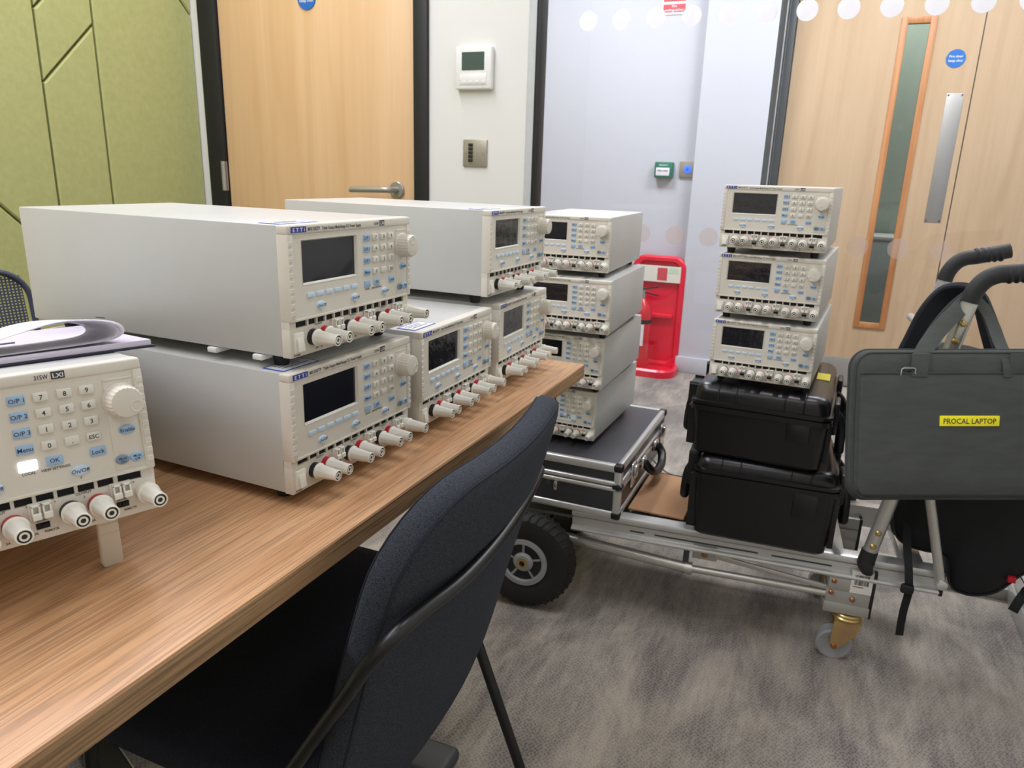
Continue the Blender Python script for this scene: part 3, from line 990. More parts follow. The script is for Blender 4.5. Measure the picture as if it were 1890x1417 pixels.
D_SOCK = mesh_of('socket_ring', MB().lathe([(0, 0.0048), (0.0268, 0.0048), (0.0268, 0.0)], (0, 0, 0), (0, -1, 0), 20), MT['socket'])
D_SLEEVE = mesh_of('socket_sleeve', MB().lathe([(0.02, 0.0033), (0.0281, 0.0033), (0.0281, 0.0020), (0.0262, 0.0020)], (0, 0, 0), (0, -1, 0), 20, cap=False), MT['cream'])
mb = MB().box(-0.0080, 0.0080, 0.0022, 0.005, -0.0062, 0.0068, 0.0004, 1)
for s in (-1, 1):
    mb.box(s * 0.0037 - 0.0030, s * 0.0037 + 0.0030, -0.0035, 0.004, -0.0055, -0.0005, 0.0005, 1)
    mb.box(s * 0.0037 - 0.0030, s * 0.0037 - 0.0017, -0.0020, 0.004, -0.001, 0.0060, 0.0003, 1)
    mb.box(s * 0.0037 + 0.0017, s * 0.0037 + 0.0030, -0.0020, 0.004, -0.001, 0.0060, 0.0003, 1)
    mb.box(s * 0.0037 - 0.0030, s * 0.0037 + 0.0030, -0.0020, 0.004, 0.0045, 0.0062, 0.0003, 1)
D_BLOCK = mesh_of('sense_block', mb, MT['cream'])
D_SLIDE = mesh_of('sense_switch', MB().box(-0.0045, 0.0045, 0.0025, 0.005, -0.0022, 0.0022).box(-0.0005, 0.004, 0.0008, 0.005, -0.0016, 0.0016), MT['vent'])
D_PSW = mesh_of('power_switch', MB().box(0.0048, 0.0188, 0.0016, 0.006, 0.0042, 0.0245, 0.0007), MT['cream'])
D_ROCK = mesh_of('rocker', MB().prism([(0.0032, 0.0064), (-0.0018, 0.0066), (-0.0002, 0.0165), (0.0025, 0.0222), (0.0032, 0.0222)], lambda u, v, w: (w, u, v), 0.0072, 0.0164, 0.0006), MT['key'])
D_FOOT = mesh_of('rubber_foot', MB().cyl((0, 0, 0), (0, 0, -0.0137), 0.0095, 20, 0.0075, 0.001), MT['rubber'])
D_CLIP = mesh_of('foot_clip', MB().box(-0.016, 0.016, -0.006, 0.006, -0.0055, 0.0, 0.001), MT['white_plastic'])

kx, kz = (141, 156.5, 171.5), (109, 97, 84.5, 72)
prt = [('MX100TP', 29, 123.4, 3.6, 'l', 18), ('Triple Output Multi-Range DC Power Supply', 50, 123.4, 3.3, 'l', 65), ('315W', 138.8, 123.4, 3.3, 'l', 9)]
for s, x in (('LOCAL', 125.5), ('VIEW SETTINGS', 143)):
    prt.append((s, x, 53.6 if s == 'LOCAL' else 53.4, 2.0, 'c'))
for n, x in enumerate((45, 102, 158.5)):
    prt += [(str(n + 1), x, 41.6, 1.8, 'c')]
prt = [(s[0], s[1] * q, s[2] * q, s[3] * q, s[4]) + ((s[5] * q,) if len(s) > 5 else ()) for s in prt]
low = []
for n, x in enumerate((43.5, 101.5, 159)):
    low += [('OUTPUT', x, 28.3, 2.1, 'c'), (str(n + 1), x, 25.0, 2.0, 'c')]
    low += [('-', x - 18, 13, 2, 'c'), ('+', x + 19, 28, 2, 'c'), ('60V    3A', x, 4.3, 2.0, 'c')]
for x in (71.5, 128.5, 185):
    low += [('SENSE', x, 15.6, 1.9, 'c'), ('-', x - 10.5, 24, 2, 'c'), ('+', x + 10.5, 27, 2, 'c'), ('LOCAL', x - 7, 6.0, 1.8, 'c'), ('REMOTE', x + 5.5, 6.0, 1.8, 'c')]
low += [('POWER', 9.5, 2.2, 2.0, 'c'), ('I', 21, 22, 2, 'c'), ('O', 21, 7, 2, 'c')]
low = [(s[0], s[1] * q, s[2] * q, s[3] * q, s[4]) for s in low]
mbp = MB()
a_ = text_mb(prt, 0.0)
hd = [(v[0], -0.00025 if v[2] > 0.119 else 0.0009, v[2]) for v in a_.v]
mbp.add(hd, a_.f)
b_ = text_mb(low, -0.0037)
D_PRINT = bpy.data.meshes.new('panel_lettering')
D_PRINT.from_pydata(mbp.v, [], mbp.f)
D_PRINT.materials.append(MT['print'])
D_PRINT2 = bpy.data.meshes.new('output_lettering')
D_PRINT2.from_pydata(b_.v, [], b_.f)
D_PRINT2.materials.append(MT['print'])


def flat_text(name, items, depth, ma):
    m_ = text_mb(items, depth)
    me = bpy.data.meshes.new(name)
    me.from_pydata(m_.v, [], m_.f)
    me.materials.append(ma)
    return me


nums = ['7', '8', '9', '4', '5', '6', '1', '2', '3', '0', '.', 'ESC']
T_NUM = [flat_text('legend', [(s, 0, 0, 0.0032 if len(s) > 1 else 0.0037, 'c')], 0.0023, MT['print']) for s in nums]
T_OP = [flat_text('legend', [(s, 0, 0, 0.0033, 'c')], 0.0013, MT['print_blue']) for s in ('O/P 1', 'O/P 2', 'O/P 3', 'Menu')]
T_OK = flat_text('legend', [('OK', 0, 0.0006, 0.0032, 'c'), ('-', 0, -0.0026, 0.002, 'c')], 0.0013, MT['print_blue'])
T_LOCK = flat_text('legend', [('Lock', 0, 0, 0.0033, 'c')], 0.0013, MT['print_blue'])
T_ON = flat_text('legend', [('On/Off', 0, 0, 0.0031, 'c')], 0.0020, MT['print_blue'])
T_EN = flat_text('legend', [('Enable', 0, 0, 0.0030, 'c')], 0.0020, MT['print_blue'])
T_M1 = flat_text('legend', [('Multi', 0, 0.0012, 0.0021, 'c'), ('On', 0, -0.0014, 0.0021, 'c')], 0.0020, MT['print_blue'])
T_M2 = flat_text('legend', [('Multi', 0, 0.0012, 0.0021, 'c'), ('Off', 0, -0.0014, 0.0021, 'c')], 0.0020, MT['print_blue'])
T_TTI = flat_text('legend', [('E T T i', 0.0154, 0.1234, 0.0036, 'c', 0.017)], 0.0006, MT['white_print'])
T_LXI = flat_text('legend', [('LXI', 0.1543, 0.1235, 0.0034, 'c', 0.0070)], 0.0006, MT['white_print'])


def make_psu():
    t = thing('power_supply', 'x', 'power supply')
    put('case', D_CASE, t)
    put('front_bezel', D_BEZEL, t)
    put('lower_panel', D_LOWER, t)
    put('vent_slots', D_VENT, t)
    for k_ in range(10):
        put('grip_rib', D_RIB, t, (0.0003, 0, 0.0425 + 0.0073 * k_))
        put('grip_rib', D_RIB, t, (PW - 0.0055, 0, 0.0425 + 0.0073 * k_))
    s = put('screen', D_SCREEN, t)
    put('screen_frame', D_FRAME, s)
    bdg = put('maker_badge', D_BADGE, t)
    put('legend', T_TTI, bdg)
    bdg = put('interface_badge', D_LXI, t)
    put('legend', T_LXI, bdg)
    put('panel_lettering', D_PRINT, t)
    put('output_lettering', D_PRINT2, t)
    i = 0
    for z in kz:
        for x in kx:
            k = put('number_key', D_KEY, t, (x * q, 0.0012, z * q))
            put('legend', T_NUM[i], k)
            i += 1
    for j, z in enumerate(kz):
        k = put('function_key', D_BLUE, t, (0.1255, 0.0012, z * q))
        put('legend', T_OP[j], k)
    put('function_key', D_BLUE, t, (0.1255, 0.0012, 0.0593))
    k = put('function_key', D_BLUE, t, (0.143, 0.0012, 0.0593))
    put('legend', T_OK, k)
    k = put('function_key', D_BLUE, t, (0.173, 0.0012, 0.0593))
    put('legend', T_LOCK, k)
    for j in range(6):
        put('soft_key', D_SOFT, t, (0.0302 + 0.01435 * j, 0.0012, 0.0594))
    for x in (0.0455, 0.1022, 0.1587):
        k = put('output_button', D_ON, t, (x, 0.0012, 0.0475))
        put('legend', T_ON, k)
    k = put('enable_button', D_EN, t, (0.1958, 0.0006, 0.0722))
    put('legend', T_EN, k)
    k = put('multi_button', D_MULTI2, t, (0.1892, 0.0006, 0.0485))
    put('legend', T_M1, k)
    k = put('multi_button', D_MULTI, t, (0.2000, 0.0006, 0.0485))
    put('legend', T_M2, k)
    k = put('tuning_knob', D_KNOB, t, (0.1948, 0.0006, 0.0962))
    put('finger_dimple', D_DIMPLE, k)
    for j, x in enumerate((33.5, 52.5, 91, 110.8, 148.6, 168.2, 204)):
        k = put('binding_post', D_POST, t, (x * q, 0.0, 0.0165))
        put('collar', D_CWHT if j == 6 else (D_CBLK if j % 2 == 0 else D_CRED), k)
        put('socket_ring', D_SOCK, k)
        put('socket_sleeve', D_SLEEVE, k)
    for x in (71.7, 128.7, 185.2):
        put('sense_block', D_BLOCK, t, (x * q, 0.0, 0.0232))
        put('sense_switch', D_SLIDE, t, (x * q, 0.0, 0.0112))
    s = put('power_switch', D_PSW, t)
    put('rocker', D_ROCK, s)
    for x in (0.022, PW - 0.022):
        for y in (0.035, PD - 0.035):
            put('rubber_foot', D_FOOT, t, (x, y, 0))
    return t


def child(t, name):
    return [c for c in t.children if c.name.split('.')[0] == name][0]


FT = 0.0137
mbl = MB().box(0.006, 0.060, 0.012, 0.040, PH - 0.0004, PH + 0.0002)
D_LAB = mesh_of('calibration_label', mbl, MT['label_blue'])
D_LABW = mesh_of('label_field', MB().box(0.0085, 0.0575, 0.0145, 0.0375, PH, PH + 0.0005), MT['label_white'])
D_LABL = mesh_of('label_print', MB().box(0.014, 0.052, 0.0205, 0.0222, PH, PH + 0.0007).box(0.014, 0.045, 0.0262, 0.0275, PH, PH + 0.0007).box(0.014, 0.05, 0.031, 0.0323, PH, PH + 0.0007), MT['ink'])


def calib(t):
    a = put('calibration_label', D_LAB, t)
    put('label_field', D_LABW, a)
    put('label_print', D_LABL, a)


GRP = None
proto = make_psu()
Z1 = TZ + FT + 0.0002
Z2 = Z1 + 0.1417
A90 = math.pi / 2
spec = [
    # label, location, rotation, film, knob turn, calibration label
    ('grey bench power supply directly on the table nearest corner, under another one', (-0.4650, 0.547, Z1), (0, 0, A90 + R(-2.1)), 0, -55, 1),
    ('large grey power supply stacked on the nearest pair, its long side facing the camera', (-0.4640, 0.554, Z2), (0, 0, A90 + R(-0.94)), 0, 165, 1),
    ('uncovered grey power supply in the middle of the table row, nothing stacked on it', (-0.4545, 0.7826, Z1), (0, 0, A90 + R(0.48)), 1, 200, 1),
    ('grey power supply at the far end of the table top, beneath another', (-0.4550, 1.0212, Z1), (0, 0, A90 + R(0.98)), 1, 170, 0),
    ('grey power supply stacked at the far table end in front of the white wall', (-0.4620, 0.9963, Z2), (0, 0, A90 + R(-1.3)), 1, 150, 1),
    ('tilted power supply with a lit white key, front foot down, papers on top', (-0.56224, 0.20517, 0.7885), (R(-6), 0, R(68.44)), 0, -60, 0),
    ('grey power supply topmost on the black cases, first of three', (-0.222, 1.636, 0.9295), (0, 0, R(-2.6)), 1, 0, 0),
    ('grey power supply in the middle of the three on the black cases', (-0.218, 1.642, 0.7885), (0, 0, R(-3.5)), 1, 40, 0),
    ('grey power supply lying directly on the upper black case', (-0.214, 1.632, 0.6474), (0, 0, R(-3.4)), 1, -40, 0),
    ('grey power supply topmost of the four on the silver flight case', (-0.687, 1.672, 0.8468), (0, 0, R(2.6)), 0, 60, 0),
    ('second power supply from the top on the silver flight case, reddish screen', (-0.668, 1.645, 0.7051), (0, 0, R(1.9)), 1, 100, 0),
    ('third power supply from the top on the silver flight case, beside the table corner', (-0.682, 1.668, 0.5634), (0, 0, R(0.1)), 0, 110, 0),
    ('bottom power supply standing on the silver flight case, white label on its front', (-0.698, 1.692, 0.4217), (0, 0, R(-1.1)), 0, 80, 0),
]
PSU = []
for i, (lab, loc, rot, film, turn, cal) in enumerate(spec):
    PSU.append(proto if i == 0 else dup_tree(proto))
for t, (lab, loc, rot, film, turn, cal) in zip(PSU, spec):
    t['label'] = lab
    t['group'] = 'bench power supplies'
    t.location = loc
    t.rotation_euler = rot
    if film:
        child(t, 'screen').data = D_FILM
    child(t, 'tuning_knob').rotation_euler = (0, R(turn), 0)
    if cal:
        calib(t)
F_ = PSU[5]
for c in F_.children:
    if c.name.startswith('function_key') and abs(c.location.z - 0.0593) < 1e-4 and abs(c.location.x - 0.1255) < 1e-4:
        c.data = D_LIT
        c['label'] = 'key glowing white'
for c in [c for c in F_.children if c.name.startswith('rubber_foot') and c.location.y < 0.1]:
    bpy.data.objects.remove(c)
for c in [c for c in F_.children if c.name.startswith('rubber_foot')]:
    c.scale.z = 1.62
for x in (0.1862, 0.0268):
    LEG = [(x - 0.0098, 0.022, 0.001), (x - 0.0048, 0.0460, -0.0490), (x - 0.0040, 0.0490, -0.0536)]
    lg = part('tilt_leg', MB().loft([[(c_[0] + a, c_[1] + b_, c_[2]) for a, b_ in rrect(w_, 0.007, 0.002, 3)] for c_, w_ in zip(LEG, (0.0155, 0.0172, 0.0145))]), MT['bezel'], F_)
    gm = MB()
    for k in range(4):
        f_ = 0.18 + 0.2 * k
        gx, gy, gz = x - 0.0098 + 0.0053 * f_, 0.022 + 0.0255 * f_, 0.001 - 0.050 * f_
        gm.box(gx - 0.0070, gx + 0.0070, gy - 0.0040, gy - 0.002, gz - 0.0004, gz + 0.0003)
    put('grip_lines', mesh_of('grip_lines', gm, MT['nickel']), lg)
part('asset_label', MB().box(0.107, 0.163, 0.0003, 0.0014, 0.045, 0.062), MT['label_white'], PSU[12], label='white asset label')
o = lettering('lettering', [('IMPEX 4', 0.135, 0.0535, 0.006, 'c')], MT['print'], [c for c in PSU[12].children if c.name.startswith('asset_label')][0])
o.location = (0, 0.0001, 0)
# clips of the folded front feet seen under the upper supply
put('foot_clip', D_CLIP, PSU[1], (0.014, 0.105, 0))
put('foot_clip', D_CLIP, PSU[1], (0.014, 0.045, 0))
# film sprouting tatters above two screens

# ------------------------------------------------------------------ pad of papers on the tilted supply
t = thing('clipboard', 'navy clipboard with a thick pad of papers lying on the tilted power supply', 'clipboard', F_.location[:], F_.rotation_euler[:])
part('board', MB().box(-0.055, 0.2435, 0.050, 0.262, 0.1283, 0.1302, 0.0006), MT['navy_board'], t)
part('pad', MB().box(-0.05, 0.2405, 0.0515, 0.258, 0.1303, 0.1352, 0.0004), MT['paper_edge'], t)
t = thing('curled_page', 'white printed pages folded back in a loop over the clipboard pad', 'paper', F_.location[:], F_.rotation_euler[:])
prof = [(-0.05, 0.137), (0.02, 0.1385), (0.09, 0.143), (0.125, 0.1475), (0.148, 0.153), (0.172, 0.1578), (0.196, 0.1572), (0.2135, 0.1535), (0.2205, 0.1475), (0.2185, 0.1418), (0.209, 0.1386), (0.19, 0.1374), (0.15, 0.1368), (0.09, 0.1364), (0.02, 0.1360), (-0.05, 0.1358)]
P3, _ = catmull([Vector((a, 0, b_)) for a, b_ in prof], 5)


def sheet(off, y0, y1, k):
    """one folded-back page; k shrinks the loop a little, the loop flattens towards its far edge"""
    vs, fs = [], []
    n = len(P3)
    rows = 6
    for lay in (0, 0.0003):
        for r in range(rows):
            f = r / (rows - 1)
            for i, p in enumerate(P3):
                vs.append((p.x + off - lay * 0.3 - 0.01 * f, y0 + (y1 - y0) * f, 0.1356 + (p.z - 0.1356) * k * (1 - 0.12 * f) + lay))
    for l in range(2):
        for r in range(rows - 1):
            for i in range(n - 1):
                a = (l * rows + r) * n + i
                fs.append((a, a + 1, a + n + 1, a + n))
    return MB().add(vs, fs)


for k_ in range(3):
    part('page', sheet(-0.0022 * k_, 0.052 + 0.0006 * (k_ % 2), 0.118 - 0.004 * k_, 1.0 - 0.035 * k_), MT['sheet'], t)
pr_ = MB()
for k in range(7):
    y = 0.085 + 0.016 * k
    pr_.box(0.03 + 0.003 * (k % 3), 0.135 + 0.012 * ((k * 5) % 3), y, y + 0.0018, 0.1353, 0.1366)
part('printed_lines', pr_, MT['ink'], t)
wr = MB()
part('handwriting', wr.tube([(0.204, 0.066, 0.1578), (0.207, 0.0665, 0.157), (0.2075, 0.069, 0.157), (0.210, 0.069, 0.1563), (0.2095, 0.072, 0.1567), (0.213, 0.073, 0.1556)], 0.0004, 6, 3), MT['print'], t)

# ------------------------------------------------------------------ chair in front of the table
t = thing('felt_chair', 'dark navy felt chair with black tube frame pushed under the table', 'chair', (-0.5, 0.69, 0))
P0 = Vector((-0.343, 0.6885, 0.600))
VA, WA = Vector((0.259, 0, 0.966)), Vector((0.966, 0, -0.259))
CY, SY = math.cos(R(3.5)), math.sin(R(3.5))


def bk(u, v, w):
    w2 = w - 0.55 * u * u + 0.02 * (v / 0.2) ** 2 * 0.3
    p = VA * v + WA * w2
    x, y = p.x, u
    return P0 + Vector((x * CY - y * SY * 1.0, x * SY + y * CY, p.z))


def ring(i, w, W_=0.442, H_=0.412, r=0.10):
    return [bk(u, v, w) for u, v in rrect(W_ - 2 * i, H_ - 2 * i, max(r - i, 0.02), 8, 7)]


rr = [(0.200, 0.029), (0.16, 0.0292), (0.12, 0.029), (0.08, 0.0275), (0.045, 0.0255), (0.018, 0.0225), (0.007, 0.0195), (0.001, 0.015), (0.0, 0.0),
      (0.002, -0.007), (0.007, -0.011), (0.018, -0.0138), (0.05, -0.0155), (0.08, -0.0163), (0.12, -0.017), (0.16, -0.017), (0.200, -0.017)]
bkrest = part('backrest', MB().loft([ring(i, w) for i, w in rr]), MT['felt'], t, world=True, ang=60)
sp = ring(0.0035, 0.0176)
part('seam', MB().tube(sp + sp[:1], 0.0011, 6), MT['seam'], bkrest, world=True)
sp = ring(0.007, -0.0115)
part('seam', MB().tube(sp + sp[:1], 0.0011, 6), MT['seam'], bkrest, world=True)


def st(i, z):
    return [(-0.655 + a, 0.71 + b_, z) for a, b_ in rrect(0.47 - 2 * i, 0.475 - 2 * i, 0.07 - i * 0.8, 8, 3)]


part('seat', MB().loft([st(0.1, 0.40), st(0.02, 0.401), st(0.004, 0.408), st(0, 0.42), st(0, 0.437), st(0.006, 0.447), st(0.03, 0.453), st(0.1, 0.456)]), MT['seat_felt'], t, world=True, ang=60)
bar = [(-0.46, 0.892, 0.40), (-0.448, 0.89, 0.46), (-0.40, 0.886, 0.56), (-0.345, 0.88, 0.655), (-0.322, 0.868, 0.683), (-0.305, 0.80, 0.688), (-0.2915, 0.72, 0.689), (-0.2835, 0.64, 0.689),
       (-0.2825, 0.56, 0.689), (-0.290, 0.495, 0.690), (-0.296, 0.462, 0.685), (-0.316, 0.450, 0.658), (-0.342, 0.452, 0.615), (-0.413, 0.460, 0.502), (-0.452, 0.465, 0.436), (-0.462, 0.468, 0.40)]
part('back_tube', MB().tube(bar, 0.0072, 14, 5), MT['black_metal'], t, world=True)
part('seat_rail', MB().tube([(-0.47, 0.490, 0.394), (-0.84, 0.505, 0.394), (-0.84, 0.90, 0.394), (-0.47, 0.88, 0.394), (-0.47, 0.49, 0.394)], 0.009, 12), MT['black_metal'], t, world=True)
part('leg', MB().tube([(-0.462, 0.899, 0.40), (-0.455, 0.9, 0.44), (-0.447, 0.9, 0.42), (-0.431, 0.9, 0.377), (-0.344, 0.9, 0.151), (-0.287, 0.9, 0.003)], 0.0085, 12), MT['black_metal'], t, world=True)
part('leg', MB().tube([(-0.462, 0.468, 0.40), (-0.431, 0.468, 0.355), (-0.344, 0.468, 0.151), (-0.287, 0.468, 0.003)], 0.0085, 12), MT['black_metal'], t, world=True)
part('leg', MB().tube([(-0.735, 0.476, 0.394), (-0.74, 0.472, 0.20), (-0.745, 0.470, 0.003)], 0.0085, 12), MT['black_metal'], t, world=True)
part('leg', MB().tube([(-0.735, 0.905, 0.394), (-0.74, 0.908, 0.20), (-0.745, 0.91, 0.003)], 0.0085, 12), MT['black_metal'], t, world=True)

# ------------------------------------------------------------------ mesh task chair across the table
t = thing('task_chair', 'dark navy mesh task chair behind the table by the green wall', 'chair', (-1.50, 0.775, 0))
CX, CYY = -1.50, 0.775


def mp(u, v):
    return (CX - 0.02 - 0.10 * (v - 0.64) + 0.35 * u * u, CYY + u, v)


g = bmesh.new()
NU, NV = 62, 56
gv = [[g.verts.new(mp(-0.215 + 0.43 * i / NU, 0.50 + 0.335 * j / NV)) for i in range(NU + 1)] for j in range(NV + 1)]
for j in range(NV):
    for i in range(NU):
        a = gv[j][i], gv[j][i + 1], gv[j + 1][i + 1], gv[j + 1][i]
        ctr = sum((v_.co for v_ in a), Vector()) / 4
        inn = [g.verts.new(ctr + (v_.co - ctr) * 0.48) for v_ in a]
        for k in range(4):
            g.faces.new((a[k], a[(k + 1) % 4], inn[(k + 1) % 4], inn[k]))
o = part('mesh_back', MB().bm(g), MT['mesh_navy'], t, world=True)
o['kind'] = 'stuff'
fr_ = [mp(a, b_ + 0.665) for a, b_ in rrect(0.455, 0.360, 0.06, 8, 6)]
part('back_frame', MB().tube(fr_ + fr_[:1], 0.006, 10), MT['mesh_navy'], t, world=True)
part('back_post', MB().tube([(CX - 0.05, CYY, 0.70), (CX - 0.075, CYY, 0.55), (CX - 0.04, CYY, 0.40), (CX + 0.14, CYY, 0.38)], 0.022, 12, 5), MT['plastic_black'], t, world=True)
part('seat', MB().loft([[(CX + 0.20 + a, CYY + b_, z) for a, b_ in rrect(0.44 - i, 0.46 - i, 0.1 - i / 2, 8, 2)] for i, z in ((0.1, 0.40), (0.01, 0.41), (0, 0.43), (0.02, 0.46), (0.12, 0.468))]), MT['seat_felt'], t, world=True)
part('column', MB().cyl((CX + 0.2, CYY, 0.10), (CX + 0.2, CYY, 0.40), 0.026, 20), MT['black_metal'], t, world=True)
for k in range(5):
    an = R(72 * k + 20)
    e_ = (CX + 0.2 + 0.26 * math.cos(an), CYY + 0.26 * math.sin(an))
    part('base_arm', MB().obox((CX + 0.2, CYY, 0.10), (e_[0], e_[1], 0.075), 0.045, 0.03, bev=0.008), MT['plastic_black'], t, world=True)
    part('caster', MB().cyl((e_[0], e_[1] - 0.02, 0.028), (e_[0], e_[1] + 0.02, 0.028), 0.028, 20, bev=0.004).cyl((e_[0], e_[1], 0.03), (e_[0], e_[1], 0.075), 0.008, 10), MT['plastic_black'], t, world=True)

# ------------------------------------------------------------------ folding platform trolley
t = thing('trolley', 'aluminium folding platform trolley with black rubber grips, carrying the cases', 'trolley', (-0.15, 1.78, 0))
CA = R(5.0)
cc, ss = math.cos(CA), math.sin(CA)


def tw(x, y, z):
    """trolley frame: x along the near rail, y across from its outer face"""
    return (x * cc - y * ss, 1.650 + x * ss + y * cc, z - 0.031)


def tmap(mb, up=0.0):
    mb.v = [tw(p[0], p[1], p[2] + up) for p in mb.v]
    return mb


WID = 0.335
for yy, sgn in ((0.0, 1), (WID, -1)):
    pf = [(0.0, 0.2425), (-0.0045, 0.244), (-0.006, 0.2485), (-0.0045, 0.253), (0.0, 0.2545), (0.006, 0.2555), (0.006, 0.2765), (0.009, 0.2775), (0.009, 0.2815), (0.004, 0.2825), (-0.001, 0.284), (-0.002, 0.291), (0.000, 0.2965), (0.004, 0.298), (0.034, 0.298), (0.034, 0.2425)]
    ra, rb = (-0.505 if sgn > 0 else -0.74), 0.318
    part('side_rail', tmap(MB().loft([[(x, yy + sgn * a, z) for a, z in pf] for x in (ra, rb)])), MT['alu'], t, world=True)
    part('rail_slots', tmap(MB().box(-0.30, -0.06, yy + sgn * 0.0056, yy + sgn * 0.0064, 0.262, 0.266).box(-0.03, 0.10, yy + sgn * 0.0056, yy + sgn * 0.0064, 0.262, 0.266).box(-0.36, -0.325, yy + sgn * 0.0056, yy + sgn * 0.0064, 0.262, 0.266)), MT['grey_frame'], t, world=True)
    part('rail_cap', tmap(MB().box(rb - 0.002, rb + 0.007, yy + sgn * 0.015 - 0.021, yy + sgn * 0.015 + 0.021, 0.241, 0.300, 0.003)), MT['plastic_black'], t, world=True)
for xx in (-0.48, -0.30, 0.105, 0.27):
    part('cross_bar', tmap(MB().box(xx - 0.022, xx + 0.022, 0.03, WID - 0.03, 0.262, 0.288, 0.003)), MT['alu'], t, world=True)
part('deck_plate', tmap(MB().box(-0.73, 0.085, 0.045, WID - 0.03, 0.252, 0.260, 0.001)), MT['alu_dull'], t, world=True)
for yy, r_ in ((0.012, 1), (WID - 0.012, 1)):
    part('axle_tube', tmap(MB().cyl((-0.56, yy + 0.02, 0.205), (-0.215, yy, 0.190), 0.0132, 18).cyl((-0.222, yy, 0.190), (-0.204, yy, 0.190), 0.0150, 18)), MT['alu_tube'], t, world=True)
    part('slide_tube', tmap(MB().cyl((-0.205, yy, 0.190), (0.10, yy, 0.192), 0.009, 16)), MT['alu_tube'], t, world=True)
    part('brace', tmap(MB().obox((-0.155, yy - 0.004, 0.236), (0.105, yy - 0.004, 0.208), 0.008, 0.0135, bev=0.003)), MT['alu_tube'], t, world=True)
    part('brace_plate', tmap(MB().box(-0.207, -0.150, yy - 0.006, yy + 0.002, 0.222, 0.262, 0.001)), MT['alu_dull'], t, world=True)
    part('bolt', tmap(MB().lathe([(0, 0.0075), (0.002, 0.0075), (0.005, 0.0045), (0.0055, 0)], (-0.178, yy - 0.006, 0.236), (0, -1, 0), 14)), MT['copper'], t, world=True)
    part('strut', tmap(MB().box(-0.228, -0.214, yy - 0.002, yy + 0.006, 0.175, 0.25, 0.001)), MT['grey_frame'], t, world=True)


def tmapw(mb):
    return tmap(mb, 0.031)


def tyre_wheel(cx, cy, r, w, name):
    h = w / 2
    prof = [(-h * 0.80, r * 0.49), (-h * 0.95, r * 0.56), (-h, r * 0.78), (-h * 0.92, r * 0.90), (-h * 0.6, r * 0.975), (0, r), (h * 0.6, r * 0.975), (h * 0.92, r * 0.90), (h, r * 0.78), (h * 0.95, r * 0.56), (h * 0.8, r * 0.49)]
    w_ = part(name, tmapw(MB().lathe(prof, (cx, cy, r), (0, 1, 0), 64)), MT['tyre'], t, world=True)
    tr = MB()
    for k in range(40):
        for sx in (-1, 1):
            a0 = 2 * math.pi * (k + (0.5 if sx > 0 else 0)) / 40
            p_ = [Vector((cx + rr_ * math.cos(a0 + da), cy + sx * yy_, r + rr_ * math.sin(a0 + da))) for rr_, yy_, da in ((r * 1.004, h * 0.1, 0), (r * 0.99, h * 0.6, 0.05), (r * 0.915, h * 0.97, 0.075))]
            tr.tube(p_, 0.002, 6)
    m_ = mesh_of('tread', tmapw(tr), MT['tyre'])
    m_.transform(world_of(t).inverted())
    put('tread', m_, w_)
    rim = MB().lathe([(-h * 0.78, r * 0.50), (-h * 0.98, r * 0.49), (-h * 1.0, r * 0.40), (-h * 0.66, r * 0.36), (-h * 0.58, r * 0.24), (-h * 0.9, r * 0.19), (-h * 1.02, r * 0.16), (-h * 1.02, r * 0.08), (h, r * 0.08), (h, r * 0.16), (h * 0.35, r * 0.22), (h * 0.5, r * 0.40), (h * 0.98, r * 0.44), (h * 0.98, r * 0.50)], (cx, cy, r), (0, 1, 0), 48)
    for k in range(5):
        a0 = R(72 * k + 18)
        p1 = Vector((cx + r * 0.20 * math.cos(a0), cy - h * 0.64, r + r * 0.2 * math.sin(a0)))
        p2 = Vector((cx + r * 0.38 * math.cos(a0), cy - h * 0.70, r + r * 0.38 * math.sin(a0)))
        rim.obox(p1, p2, 0.006, 0.011, up=(0, 1, 0), bev=0.001)
    m_ = mesh_of('rim', tmapw(rim), MT['rim'])
    m_.transform(world_of(t).inverted())
    put('rim', m_, w_)
    m_ = mesh_of('hub', tmapw(MB().lathe([(-0.006, r * 0.105), (0.004, r * 0.105), (0.005, r * 0.06), (-0.008, r * 0.05)], (cx, cy - h, r), (0, -1, 0), 24)), MT['bolt_gold'])
    m_.transform(world_of(t).inverted())
    put('hub', m_, w_)


tyre_wheel(-0.612, -0.030, 0.1275, 0.062, 'pneumatic_wheel')
tyre_wheel(-0.612, WID + 0.050, 0.1275, 0.062, 'pneumatic_wheel')
part('axle', tmapw(MB().cyl((-0.612, -0.06, 0.1275), (-0.612, WID + 0.06, 0.1275), 0.009, 14)), MT['black_metal'], t, world=True)
for yy in (0.012, WID - 0.05):
    part('axle_bracket', tmap(MB().box(-0.645, -0.579, yy, yy + 0.02, 0.12, 0.25, 0.004)), MT['grey_frame'], t, world=True)

def tmapc(mb):
    mb.v = [(p[0] + 0.012, p[1], p[2] + 0.026) for p in mb.v]
    return tmap(mb)


